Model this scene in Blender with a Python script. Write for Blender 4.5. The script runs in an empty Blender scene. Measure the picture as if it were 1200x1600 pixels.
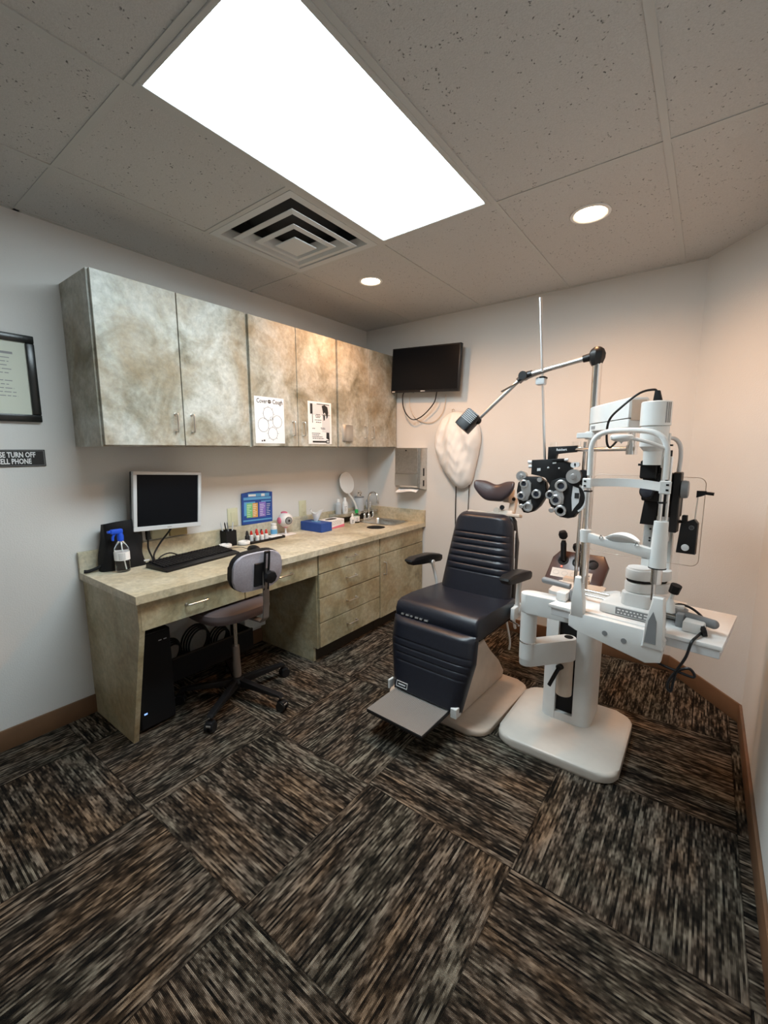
import bpy, bmesh, math, random
from mathutils import Matrix, Vector
random.seed(7)
PI = math.pi
S = bpy.context.scene
COL = S.collection

# ------------------------------------------------------------------ camera, world, exposure
cam_d = bpy.data.cameras.new('camera'); cam = bpy.data.objects.new('camera', cam_d); COL.objects.link(cam)
S.camera = cam
yaw, pitch, roll, fpx = .6423, .1432, .0029, 671.2
cy, sy = math.cos(yaw), math.sin(yaw)
fw = Vector((-sy*math.cos(pitch), cy*math.cos(pitch), -math.sin(pitch)))
rt = Vector((cy, sy, 0)); dn = fw.cross(rt)
r2 = rt*math.cos(roll) + dn*math.sin(roll); d2 = -rt*math.sin(roll) + dn*math.cos(roll)
cm = Matrix.Identity(4)
for i in range(3):
    cm[i][0] = r2[i]; cm[i][1] = -d2[i]; cm[i][2] = -fw[i]
cm.translation = Vector((2.5208, -3.1176, 1.3846))
cam.matrix_world = cm
cam_d.sensor_fit = 'AUTO'; cam_d.sensor_width = 36; cam_d.lens = fpx/1600*36
cam_d.clip_start = .02; cam_d.clip_end = 50

w = bpy.data.worlds.new('world'); S.world = w; w.use_nodes = True
w.node_tree.nodes['Background'].inputs[0].default_value = (.55, .6, .65, 1)
w.node_tree.nodes['Background'].inputs[1].default_value = .2
S.view_settings.view_transform = 'Standard'; S.view_settings.look = 'None'
S.view_settings.gamma = 1; S.view_settings.use_curve_mapping = False
S.view_settings.exposure = 1.0
TROFFER = 12.0       # emission of the fluorescent panel
CAN_W = 22.0        # watts of each recessed lamp
H = 2.43

# ------------------------------------------------------------------ materials
def mat(name, col, rough=.5, metal=0, spec=.5, noise=0, nscale=20, bump=0, bscale=60, coat=0, trans=0, alpha=1, emit=None, estr=0, ior=1.45):
    m = bpy.data.materials.new(name); m.use_nodes = True
    nt = m.node_tree; b = nt.nodes['Principled BSDF']
    b.inputs['Base Color'].default_value = (*col, 1)
    b.inputs['Roughness'].default_value = rough; b.inputs['Metallic'].default_value = metal
    b.inputs['Specular IOR Level'].default_value = spec
    b.inputs['Coat Weight'].default_value = coat
    b.inputs['Transmission Weight'].default_value = trans
    b.inputs['Alpha'].default_value = alpha; b.inputs['IOR'].default_value = ior
    if emit: b.inputs['Emission Color'].default_value = (*emit, 1); b.inputs['Emission Strength'].default_value = estr
    tc = nt.nodes.new('ShaderNodeTexCoord')
    if noise:
        n = nt.nodes.new('ShaderNodeTexNoise'); n.inputs['Scale'].default_value = nscale; n.inputs['Detail'].default_value = 4
        nt.links.new(tc.outputs['Object'], n.inputs['Vector'])
        r = nt.nodes.new('ShaderNodeMapRange'); r.inputs[3].default_value = 1-noise; r.inputs[4].default_value = 1+noise
        r.inputs[1].default_value = .3; r.inputs[2].default_value = .7
        nt.links.new(n.outputs[0], r.inputs[0])
        x = nt.nodes.new('ShaderNodeVectorMath'); x.operation = 'SCALE'; x.inputs[0].default_value = col
        nt.links.new(r.outputs[0], x.inputs['Scale']); nt.links.new(x.outputs[0], b.inputs['Base Color'])
    if bump:
        n = nt.nodes.new('ShaderNodeTexNoise'); n.inputs['Scale'].default_value = bscale; n.inputs['Detail'].default_value = 3
        nt.links.new(tc.outputs['Object'], n.inputs['Vector'])
        bp = nt.nodes.new('ShaderNodeBump'); bp.inputs['Strength'].default_value = bump; bp.inputs['Distance'].default_value = .004
        nt.links.new(n.outputs[0], bp.inputs['Height']); nt.links.new(bp.outputs[0], b.inputs['Normal'])
    return m

def N(nt, t, **k):
    n = nt.nodes.new(t)
    for a, v in k.items(): setattr(n, a, v)
    return n
def ramp(nt, stops, interp='LINEAR'):
    r = nt.nodes.new('ShaderNodeValToRGB'); e = r.color_ramp.elements; r.color_ramp.interpolation = interp
    while len(e) < len(stops): e.new(.5)
    for i, (p, c) in enumerate(stops): e[i].position = p; e[i].color = (*c, 1)
    return r
def noise(nt, vec, scale, detail=4, rough=.55, dist=0):
    n = nt.nodes.new('ShaderNodeTexNoise'); n.inputs['Scale'].default_value = scale; n.inputs['Detail'].default_value = detail
    n.inputs['Roughness'].default_value = rough; n.inputs['Distortion'].default_value = dist
    nt.links.new(vec, n.inputs['Vector']); return n
def mth(nt, op, a, b=None, c=None):
    n = nt.nodes.new('ShaderNodeMath'); n.operation = op
    for i, v in enumerate((a, b, c)):
        if v is None: continue
        if isinstance(v, (int, float)): n.inputs[i].default_value = v
        else: nt.links.new(v, n.inputs[i])
    return n.outputs[0]

def laminate(name, pale, mid, dark, brown):
    """cloudy slate-look plastic laminate"""
    m = bpy.data.materials.new(name); m.use_nodes = True; nt = m.node_tree; b = nt.nodes['Principled BSDF']
    g = N(nt, 'ShaderNodeNewGeometry')
    a = noise(nt, g.outputs['Position'], 4.2, 6, .6, .5)
    r = ramp(nt, [(.30, dark), (.44, mid), (.60, pale), (.78, mid)])
    nt.links.new(a.outputs[0], r.inputs[0])
    c = noise(nt, g.outputs['Position'], 2.9, 5, .6, .8)
    off = N(nt, 'ShaderNodeMapping'); off.inputs['Location'].default_value = (3.1, 7.7, 1.3)
    nt.links.new(g.outputs['Position'], off.inputs[0]); nt.links.new(off.outputs[0], c.inputs['Vector'])
    rr = N(nt, 'ShaderNodeMapRange'); rr.inputs[1].default_value = .42; rr.inputs[2].default_value = .68
    nt.links.new(c.outputs[0], rr.inputs[0])
    mx = N(nt, 'ShaderNodeMix', data_type='RGBA'); nt.links.new(mth(nt, 'MULTIPLY', rr.outputs[0], .75), mx.inputs['Factor'])
    nt.links.new(r.outputs[0], mx.inputs['A']); mx.inputs['B'].default_value = (*brown, 1)
    f = noise(nt, g.outputs['Position'], 38, 5, .65, .4)
    fr = N(nt, 'ShaderNodeMapRange'); fr.inputs[1].default_value = .3; fr.inputs[2].default_value = .7; fr.inputs[3].default_value = .78; fr.inputs[4].default_value = 1.2
    nt.links.new(f.outputs[0], fr.inputs[0])
    v = N(nt, 'ShaderNodeVectorMath', operation='SCALE'); nt.links.new(mx.outputs['Result'], v.inputs[0]); nt.links.new(fr.outputs[0], v.inputs['Scale'])
    nt.links.new(v.outputs[0], b.inputs['Base Color']); b.inputs['Roughness'].default_value = .42
    return m

def carpet_mat():
    m = bpy.data.materials.new('striped carpet tile'); m.use_nodes = True; nt = m.node_tree; b = nt.nodes['Principled BSDF']
    L = nt.links.new
    g = N(nt, 'ShaderNodeNewGeometry'); s = N(nt, 'ShaderNodeSeparateXYZ'); L(g.outputs['Position'], s.inputs[0])
    T = .612
    X = mth(nt, 'DIVIDE', mth(nt, 'ADD', s.outputs[0], T*4-.885), T); Y = mth(nt, 'DIVIDE', mth(nt, 'ADD', s.outputs[1], T*8+2.475), T)
    ix = mth(nt, 'FLOOR', X); iy = mth(nt, 'FLOOR', Y)
    par = mth(nt, 'MODULO', mth(nt, 'ADD', ix, iy), 2.0)       # 0: ribs run along x, 1: along y
    def sel(a, c): # par ? c : a
        return mth(nt, 'ADD', mth(nt, 'MULTIPLY', a, mth(nt, 'SUBTRACT', 1.0, par)), mth(nt, 'MULTIPLY', c, par))
    u = sel(s.outputs[0], s.outputs[1]); v = sel(s.outputs[1], s.outputs[0])
    tid = mth(nt, 'ADD', mth(nt, 'MULTIPLY', ix, 7.31), mth(nt, 'MULTIPLY', iy, 3.77))
    def vec(us, vs, z=0.0):
        c = N(nt, 'ShaderNodeCombineXYZ'); L(mth(nt, 'MULTIPLY', u, us), c.inputs[0]); L(mth(nt, 'MULTIPLY', v, vs), c.inputs[1])
        L(mth(nt, 'ADD', tid, z), c.inputs[2]); return c.outputs[0]
    rib = mth(nt, 'FLOOR', mth(nt, 'DIVIDE', v, .0062))
    def vrow(us, rs, z=0.0):
        c = N(nt, 'ShaderNodeCombineXYZ'); L(mth(nt, 'MULTIPLY', u, us), c.inputs[0]); L(mth(nt, 'MULTIPLY', rib, rs), c.inputs[1])
        L(mth(nt, 'ADD', tid, z), c.inputs[2]); return c.outputs[0]
    streak = noise(nt, vrow(14, .85), 1, 2, .6)
    pin = noise(nt, vrow(1.6, 2.3, 3.0), 1, 1, .5)
    streak2 = noise(nt, vrow(34, 3.7, 5.0), 1, 1, .5)
    blot = noise(nt, vec(7, 26, 9.0), 1, 3, .6)
    tint = noise(nt, vec(2.2, 6, 2.0), 1, 3, .6)
    row = mth(nt, 'ABSOLUTE', mth(nt, 'SINE', mth(nt, 'MULTIPLY', v, PI/.0031)))
    h = mth(nt, 'ADD', mth(nt, 'MULTIPLY', streak.outputs[0], .62), mth(nt, 'ADD', mth(nt, 'MULTIPLY', streak2.outputs[0], .25), mth(nt, 'ADD', mth(nt, 'MULTIPLY', blot.outputs[0], .30), mth(nt, 'MULTIPLY', mth(nt, 'SUBTRACT', pin.outputs[0], .42), .32))))
    r = ramp(nt, [(.48, (.006, .0055, .005)), (.55, (.018, .0145, .0115)), (.615, (.052, .041, .031)), (.68, (.14, .115, .092)), (.78, (.27, .23, .185))])
    L(mth(nt, 'MULTIPLY', h, 1.0), r.inputs[0])
    r2 = ramp(nt, [(.38, (.93, 1.0, .97)), (.5, (1, .98, .95)), (.64, (1.10, .93, .76))])
    L(tint.outputs[0], r2.inputs[0])
    mx = N(nt, 'ShaderNodeVectorMath', operation='MULTIPLY'); L(r.outputs[0], mx.inputs[0]); L(r2.outputs[0], mx.inputs[1])
    # seams
    fx = mth(nt, 'FRACT', X); fy = mth(nt, 'FRACT', Y)
    ex = mth(nt, 'MINIMUM', fx, mth(nt, 'SUBTRACT', 1.0, fx)); ey = mth(nt, 'MINIMUM', fy, mth(nt, 'SUBTRACT', 1.0, fy))
    e = mth(nt, 'MINIMUM', ex, ey)
    seam = N(nt, 'ShaderNodeMapRange'); seam.inputs[1].default_value = 0; seam.inputs[2].default_value = .006; seam.inputs[3].default_value = .35; seam.inputs[4].default_value = 1
    L(e, seam.inputs[0])
    k = mth(nt, 'MULTIPLY', seam.outputs[0], mth(nt, 'ADD', .45, mth(nt, 'MULTIPLY', row, .75)))
    sc = N(nt, 'ShaderNodeVectorMath', operation='SCALE'); L(mx.outputs[0], sc.inputs[0]); L(k, sc.inputs['Scale'])
    L(sc.outputs[0], b.inputs['Base Color']); b.inputs['Roughness'].default_value = .95; b.inputs['Specular IOR Level'].default_value = .1
    bp = N(nt, 'ShaderNodeBump'); bp.inputs['Strength'].default_value = .5; bp.inputs['Distance'].default_value = .003
    L(mth(nt, 'ADD', row, streak.outputs[0]), bp.inputs['Height']); L(bp.outputs[0], b.inputs['Normal'])
    return m

def tile_mat():
    m = bpy.data.materials.new('fissured ceiling tile'); m.use_nodes = True; nt = m.node_tree; b = nt.nodes['Principled BSDF']; L = nt.links.new
    g = N(nt, 'ShaderNodeNewGeometry')
    vo = N(nt, 'ShaderNodeTexVoronoi'); vo.inputs['Scale'].default_value = 75; vo.inputs['Randomness'].default_value = 1
    wq = noise(nt, g.outputs['Position'], 60, 2); 
    ad = N(nt, 'ShaderNodeVectorMath', operation='MULTIPLY_ADD'); L(wq.outputs['Color'], ad.inputs[0]); ad.inputs[1].default_value = (.02, .02, .02); L(g.outputs['Position'], ad.inputs[2])
    L(ad.outputs[0], vo.inputs['Vector'])
    mr = N(nt, 'ShaderNodeMapRange'); mr.inputs[1].default_value = .10; mr.inputs[2].default_value = .26; L(vo.outputs['Distance'], mr.inputs[0])
    keep = noise(nt, g.outputs['Position'], 26, 2)
    kr = N(nt, 'ShaderNodeMapRange'); kr.inputs[1].default_value = .50; kr.inputs[2].default_value = .58; L(keep.outputs[0], kr.inputs[0])
    hole = mth(nt, 'MULTIPLY', mth(nt, 'SUBTRACT', 1.0, mr.outputs[0]), kr.outputs[0])
    fine = noise(nt, g.outputs['Position'], 220, 3)
    base = mth(nt, 'ADD', .48, mth(nt, 'MULTIPLY', fine.outputs[0], .16))
    val = mth(nt, 'MULTIPLY', base, mth(nt, 'SUBTRACT', 1.0, mth(nt, 'MULTIPLY', hole, .72)))
    c = N(nt, 'ShaderNodeVectorMath', operation='SCALE'); c.inputs[0].default_value = (1, .985, .955); L(val, c.inputs['Scale'])
    L(c.outputs[0], b.inputs['Base Color']); b.inputs['Roughness'].default_value = .95; b.inputs['Specular IOR Level'].default_value = .1
    bp = N(nt, 'ShaderNodeBump'); bp.inputs['Strength'].default_value = .6; bp.inputs['Distance'].default_value = .003
    L(mth(nt, 'SUBTRACT', fine.outputs[0], mth(nt, 'MULTIPLY', hole, 1.5)), bp.inputs['Height']); L(bp.outputs[0], b.inputs['Normal'])
    return m

M = {}
M['wall'] = mat('wall paint', (.68, .665, .64), .75, noise=.02, nscale=3, bump=.25, bscale=160)
M['base'] = mat('brown rubber base', (.16, .085, .045), .45, noise=.12, nscale=8)
M['carpet'] = carpet_mat(); M['tile'] = tile_mat()
M['grid'] = mat('ceiling grid metal', (.52, .52, .50), .6)
M['lamlow'] = laminate('tan slate laminate', (.48, .44, .31), (.36, .315, .195), (.19, .165, .095), (.34, .235, .115))
M['lam'] = laminate('slate laminate', (.54, .545, .50), (.35, .34, .28), (.16, .145, .095), (.30, .215, .115))
M['lamtop'] = laminate('worktop laminate', (.64, .59, .46), (.52, .465, .33), (.37, .32, .21), (.47, .38, .24))
M['dark'] = mat('dark void', (.035, .04, .045), .8)
M['kick'] = mat('toe kick', (.035, .028, .02), .6)
M['chrome'] = mat('polished chrome', (.78, .78, .78), .12, 1)
M['nickel'] = mat('brushed nickel', (.62, .60, .56), .3, 1)
M['steel'] = mat('stainless steel', (.60, .58, .55), .28, 1, noise=.1, nscale=60)
M['alu'] = mat('satin aluminium', (.70, .71, .72), .35, 1)
M['black'] = mat('black plastic', (.010, .010, .011), .4, spec=.4)
M['blackm'] = mat('matt black', (.007, .007, .008), .65, spec=.3)
M['screen'] = mat('unlit screen', (.005, .006, .008), .3, spec=.15)
M['silver'] = mat('silver plastic', (.62, .63, .64), .4, noise=.02)
M['leather'] = mat('navy vinyl', (.010, .012, .020), .36, noise=.12, nscale=50, bump=.18, bscale=260, spec=.6)
M['leatherd'] = mat('dark vinyl piping', (.008, .009, .013), .5)
M['hleather'] = mat('plum grey vinyl', (.055, .040, .045), .35, bump=.15, bscale=260)
M['white'] = mat('white enamel', (.74, .75, .74), .38, noise=.02)
M['cream'] = mat('beige enamel', (.62, .52, .43), .42, noise=.06, nscale=14)
M['ivory'] = mat('ivory enamel', (.66, .61, .55), .40, noise=.04, nscale=12)
M['greyp'] = mat('grey plastic', (.22, .23, .24), .45)
M['tread'] = mat('ribbed aluminium', (.42, .42, .41), .4, .5)
M['phor'] = mat('satin chrome', (.58, .59, .60), .3, .8)
M['pale'] = mat('white plastic', (.80, .80, .79), .4)
M['paper'] = mat('white paper', (.80, .80, .80), .8)
M['ink'] = mat('black ink', (.02, .02, .02), .7)
M['inkg'] = mat('grey ink', (.30, .30, .30), .7)
M['sign'] = mat('engraved black sign', (.012, .012, .012), .4)
M['frame'] = mat('black frame', (.010, .011, .010), .25)
M['mat'] = mat('cream mat board', (.66, .68, .58), .8)
M['cloth'] = mat('white cotton cloth', (.78, .77, .75), .85, bump=.4, bscale=25)
M['fabric'] = mat('lilac grey upholstery', (.36, .34, .38), .9, noise=.08, nscale=120, bump=.3, bscale=300)
M['seatf'] = mat('dusty brown seat shell', (.10, .075, .075), .5)
M['blue'] = mat('blue card', (.02, .07, .30), .5, noise=.15, nscale=10)
M['bluep'] = mat('bright blue plastic', (.01, .08, .62), .4)
M['skyb'] = mat('light blue print', (.12, .36, .62), .5)
M['green'] = mat('lime print', (.22, .55, .20), .5)
M['orange'] = mat('orange print', (.72, .36, .08), .5)
M['purple'] = mat('violet print', (.25, .16, .52), .5)
M['red'] = mat('red plastic', (.60, .04, .03), .4)
M['pink'] = mat('pink card', (.72, .18, .26), .6)
M['eyew'] = mat('eyeball white', (.78, .74, .72), .3)
M['greencap'] = mat('green plastic', (.02, .40, .10), .4)
M['clear'] = mat('clear plastic', (.93, .96, .97), .08, trans=1, ior=1.35)
M['clearg'] = mat('green tinted clear plastic', (.75, .93, .80), .08, trans=1, ior=1.35)
M['acryl'] = mat('acrylic sheet', (.97, .98, .98), .04, trans=1, ior=1.12)
M['acryle'] = mat('acrylic edge', (.55, .48, .42), .3)
M['mirror'] = mat('mirror glass', (.86, .87, .87), .02, 1)
M['plate'] = mat('ivory outlet plastic', (.62, .60, .42), .45)
M['almond'] = mat('tan outlet cover', (.42, .33, .16), .5)
M['glass'] = mat('lens glass', (.02, .025, .04), .05, spec=.9)
M['console'] = mat('smoky brown console', (.075, .038, .032), .25)
M['led'] = mat('red led', (.8, .05, .03), .5, emit=(1, .06, .03), estr=4)
M['diff'] = mat('lit diffuser', (.9, .9, .9), .5, emit=(.78, .93, 1), estr=TROFFER)
M['bulb'] = mat('lit lamp lens', (.9, .8, .7), .5, emit=(1, .76, .50), estr=9)
M['jar'] = mat('frosted grey jar', (.50, .53, .56), .45)
M['bled'] = mat('blue led', (.2, .4, .9), .5, emit=(.3, .5, 1), estr=.5)
M['vent'] = mat('vent enamel', (.58, .60, .60), .5)
M['dust'] = mat('chair base metal', (.30, .27, .25), .4, .6)

# ------------------------------------------------------------------ mesh builder
class MB:
    def __init__(s, T=None): s.v = []; s.f = []; s.mi = []; s.T = T or Matrix.Identity(4); s.m = 0
    def add(s, vs, fs, X=None):
        o = len(s.v)
        for p in vs:
            p = Vector(p)
            if X is not None: p = X @ p
            s.v.append(s.T @ p)
        for f in fs: s.f.append(tuple(o+i for i in f)); s.mi.append(s.m)
        return s
    def bm(s, bm, X=None):
        bm.verts.ensure_lookup_table(); bm.verts.index_update()
        s.add([v.co.copy() for v in bm.verts], [[v.index for v in f.verts] for f in bm.faces], X); bm.free(); return s
    def box(s, x0, x1, y0, y1, z0, z1, bev=0, seg=2, X=None):
        b = bmesh.new(); bmesh.ops.create_cube(b, size=1)
        for v in b.verts: v.co = Vector(((x0+x1)/2+v.co.x*(x1-x0), (y0+y1)/2+v.co.y*(y1-y0), (z0+z1)/2+v.co.z*(z1-z0)))
        if bev: bmesh.ops.bevel(b, geom=b.edges[:], offset=bev, segments=seg, profile=.5, affect='EDGES')
        return s.bm(b, X)
    def cyl(s, p0, p1, r, r1=None, n=24, cap=True):
        p0 = Vector(p0); p1 = Vector(p1); r1 = r if r1 is None else r1; d = p1-p0
        q = d.to_track_quat('Z', 'Y').to_matrix()
        vs = []
        for P, R in ((p0, r), (p1, r1)):
            for i in range(n): a = 2*PI*i/n; vs.append(P + q @ Vector((R*math.cos(a), R*math.sin(a), 0)))
        fs = [(i, (i+1) % n, n+(i+1) % n, n+i) for i in range(n)]
        if cap: fs += [tuple(range(n-1, -1, -1)), tuple(range(n, 2*n))]
        return s.add(vs, fs)
    def lathe(s, prof, c, axis=(0, 0, 1), n=28, sx=1, sy=1):
        c = Vector(c); q = Vector(axis).to_track_quat('Z', 'Y').to_matrix(); vs = []; fs = []
        for r, z in prof:
            r = max(r, 1e-5)
            for i in range(n): a = 2*PI*i/n; vs.append(c + q @ Vector((r*math.cos(a)*sx, r*math.sin(a)*sy, z)))
        for j in range(len(prof)-1):
            for i in range(n): fs.append((j*n+i, j*n+(i+1) % n, (j+1)*n+(i+1) % n, (j+1)*n+i))
        if prof[0][0] > 1e-4: fs.append(tuple(range(n-1, -1, -1)))
        if prof[-1][0] > 1e-4: fs.append(tuple((len(prof)-1)*n+i for i in range(n)))
        return s.add(vs, fs)
    def tube(s, pts, r, n=10, sub=6, closed=False, ry=None):
        P = [Vector(p) for p in pts]
        if sub > 1 and len(P) > 2:
            Q = []; k = len(P)
            rng = range(k if closed else k-1)
            for i in rng:
                a = P[(i-1) % k] if (closed or i > 0) else P[0]*2-P[1]; b = P[i]; c = P[(i+1) % k]
                d = P[(i+2) % k] if (closed or i+2 < k) else P[-1]*2-P[-2]
                for j in range(sub):
                    t = j/sub; Q.append(.5*((2*b)+(c-a)*t+(2*a-5*b+4*c-d)*t*t+(3*b-a-3*c+d)*t**3))
            if not closed: Q.append(P[-1])
            P = Q
        vs = []; fs = []; up = None; k = len(P)
        for i in range(k):
            if closed: d = P[(i+1) % k]-P[i-1]
            else: d = P[min(i+1, k-1)]-P[max(i-1, 0)]
            d.normalize()
            if up is None: up = d.orthogonal().normalized()
            up = (up-d*up.dot(d)).normalized(); sd = d.cross(up)
            for j in range(n): a = 2*PI*j/n; vs.append(P[i]+up*math.cos(a)*r+sd*math.sin(a)*(ry or r))
        for i in range(k if closed else k-1):
            i2 = (i+1) % k
            for j in range(n): fs.append((i*n+j, i*n+(j+1) % n, i2*n+(j+1) % n, i2*n+j))
        if not closed: fs += [tuple(range(n-1, -1, -1)), tuple((k-1)*n+j for j in range(n))]
        return s.add(vs, fs)
    def prism(s, poly, a0, a1, axis='z', bev=0, seg=2, X=None):
        b = bmesh.new()
        def P(u, v, a): return {'z': (u, v, a), 'y': (u, a, v), 'x': (a, u, v)}[axis]
        lo = [b.verts.new(P(u, v, a0)) for u, v in poly]; hi = [b.verts.new(P(u, v, a1)) for u, v in poly]; n = len(poly)
        b.faces.new(lo[::-1]); b.faces.new(hi)
        for i in range(n): b.faces.new((lo[i], lo[(i+1) % n], hi[(i+1) % n], hi[i]))
        if bev: 
            es = [e for e in b.edges if (e.verts[0] in lo) == (e.verts[1] in lo)]
            bmesh.ops.bevel(b, geom=es, offset=bev, segments=seg, profile=.5, affect='EDGES')
        bmesh.ops.recalc_face_normals(b, faces=b.faces[:])
        return s.bm(b, X)
    def sph(s, c, r, n=24, m=14, X=None):
        if isinstance(r, (int, float)): r = (r, r, r)
        vs = []; fs = []
        for j in range(m+1):
            t = PI*j/m
            for i in range(n): a = 2*PI*i/n; vs.append((c[0]+r[0]*math.sin(t)*math.cos(a), c[1]+r[1]*math.sin(t)*math.sin(a), c[2]+r[2]*math.cos(t)))
        for j in range(m):
            for i in range(n): fs.append((j*n+i, (j+1)*n+i, (j+1)*n+(i+1) % n, j*n+(i+1) % n))
        return s.add(vs, fs, X)
    def surf(s, fn, nu, nv, closed=False):
        vs = [fn(i/nu, j/nv) for j in range(nv+1) for i in range(nu+1)]; w = nu+1
        return s.add(vs, [(j*w+i, j*w+i+1, (j+1)*w+i+1, (j+1)*w+i) for j in range(nv) for i in range(nu)])

def rrect(x0, x1, y0, y1, r, n=6):
    out = []
    for cx, cy_, a in ((x1-r, y0+r, -90), (x1-r, y1-r, 0), (x0+r, y1-r, 90), (x0+r, y0+r, 180)):
        for i in range(n+1): t = math.radians(a+90*i/n); out.append((cx+r*math.cos(t), cy_+r*math.sin(t)))
    return out

WM = {}
def thing(name, label, cat, loc=(0, 0, 0), rz=0, group=None):
    o = bpy.data.objects.new(name, None); COL.objects.link(o); o.empty_display_size = .1
    mw = Matrix.Translation(Vector(loc)) @ Matrix.Rotation(rz, 4, 'Z'); o.matrix_world = mw; WM[o.name] = mw
    o['label'] = label; o['category'] = cat
    if group: o['group'] = group
    return o
def build(mb, name, m, parent=None, label=None, cat=None, group=None, kind=None, smooth=30):
    """mb holds world coordinates; the object gets its origin at its own base centre"""
    xs = [v.x for v in mb.v]; ys = [v.y for v in mb.v]; zs = [v.z for v in mb.v]
    c = Vector(((min(xs)+max(xs))/2, (min(ys)+max(ys))/2, min(zs)))
    me = bpy.data.meshes.new(name); me.from_pydata([v-c for v in mb.v], [], mb.f)
    for k in (m if isinstance(m, (list, tuple)) else [m]): me.materials.append(M[k])
    if isinstance(m, (list, tuple)): me.polygons.foreach_set('material_index', mb.mi)
    b = bmesh.new(); b.from_mesh(me); bmesh.ops.recalc_face_normals(b, faces=b.faces[:]); b.to_mesh(me); b.free()
    me.polygons.foreach_set('use_smooth', [True]*len(me.polygons)); me.set_sharp_from_angle(angle=math.radians(smooth)); me.update()
    o = bpy.data.objects.new(name, me); COL.objects.link(o)
    W_ = Matrix.Translation(c); WM[o.name] = W_
    if parent is not None:
        o.parent = parent; o.matrix_parent_inverse = Matrix.Identity(4); o.matrix_basis = WM[parent.name].inverted() @ W_
    else: o.matrix_world = W_
    if label: o['label'] = label
    if cat: o['category'] = cat
    if group: o['group'] = group
    if kind: o['kind'] = kind
    return o
def text_mb(s, size, X, ext=.0004, sx=1, align='CENTER', bold=0):
    cu = bpy.data.curves.new('t', 'FONT'); cu.body = s; cu.size = size; cu.extrude = ext; cu.align_x = align; cu.align_y = 'CENTER'; cu.offset = bold; cu.resolution_u = 2
    o = bpy.data.objects.new('t', cu); COL.objects.link(o); dg = bpy.context.evaluated_depsgraph_get(); dg.update()
    me = bpy.data.meshes.new_from_object(o.evaluated_get(dg)); mb = MB()
    mb.add([(v.co.x*sx, v.co.y, v.co.z) for v in me.vertices], [tuple(p.vertices) for p in me.polygons], X)
    bpy.data.objects.remove(o); bpy.data.curves.remove(cu); bpy.data.meshes.remove(me)
    return mb
def frame(loc, xdir, ydir):
    """matrix whose local x and y run along the given world directions (for flat print on a face)"""
    x = Vector(xdir).normalized(); y = Vector(ydir).normalized(); z = x.cross(y)
    m = Matrix.Identity(4)
    for i in range(3): m[i][0] = x[i]; m[i][1] = y[i]; m[i][2] = z[i]
    m.translation = Vector(loc); return m
def copy_tree(o, parent=None):
    c = o.copy(); COL.objects.link(c); WM[c.name] = WM[o.name]
    if parent is not None: c.parent = parent
    for ch in [x for x in list(bpy.data.objects) if x.parent == o]: copy_tree(ch, c)
    return c

# ------------------------------------------------------------------ room shell
YF = -4.25; RX = 2.765; DX = 2.435; DY = -.42
build(MB().prism([(-.1, YF-.1), (RX+.1, YF-.1), (RX+.1, .1), (-.1, .1)], -.08, 0), 'floor', 'carpet', kind='structure')
build(MB().box(-.1, 0, YF-.1, .1, 0, H+.25), 'wall_left', 'wall', kind='structure')
build(MB().box(0, DX, 0, .1, 0, H+.25), 'wall_back', 'wall', kind='structure')
build(MB().prism([(DX, 0), (RX, DY), (RX+.12, DY+.02), (RX+.12, .1), (DX, .1)], 0, H+.25), 'wall_corner', 'wall', kind='structure')
build(MB().box(RX, RX+.1, YF-.1, DY, 0, H+.25), 'wall_right', 'wall', kind='structure')
build(MB().box(-.1, RX+.1, YF-.1, YF, 0, H+.25), 'wall_front', 'wall', kind='structure')
# ceiling: lay-in tiles with openings for the light panel and the vent, unseen slab added above to block world light
xs = [0, .48, 1.09, 1.70, 2.32, RX]; ys = [0, -1.22, -2.44, -3.66, YF]
mb = MB()
for i in range(5):
    for j in range(4):
        x0, x1, y1, y0 = xs[i], xs[i+1], ys[j], ys[j+1]
        if (i, j) == (2, 1): continue
        if (i, j) == (1, 1): y1 = -1.83
        mb.box(x0, x1, y0, y1, H, H+.016)
mb.box(0, RX, YF, 0, H+.2, H+.24)
build(mb, 'ceiling', 'tile', kind='structure')
mb = MB()
for x in xs[1:-1]: mb.box(x-.0115, x+.0115, YF, 0, H-.0035, H+.001)
for y in ys[1:-1]: mb.box(0, RX, y-.0115, y+.0115, H-.003, H+.001)
mb.box(.48, 1.09, -1.8415, -1.8185, H-.003, H+.001)
mb.box(0, .02, YF, 0, H-.003, H+.001); mb.box(0, DX, -.02, 0, H-.003, H+.001)
build(mb, 'trim_1', 'grid', kind='structure')
# rubber base
def baseb(name, poly): build(MB().prism(poly, 0, .1, bev=.003), name, 'base', kind='structure')
baseb('baseboard_left', [(0, YF), (.012, YF), (.012, 0), (0, 0)])
baseb('baseboard_back', [(.64, -.012), (DX-.004, -.012), (DX, 0), (.64, 0)])
baseb('baseboard_corner', [(DX-.004, -.012), (RX-.012, DY-.003), (RX, DY), (DX, 0)])
baseb('baseboard_right', [(RX-.012, DY-.003), (RX, DY), (RX, YF), (RX-.012, YF)])

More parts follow.
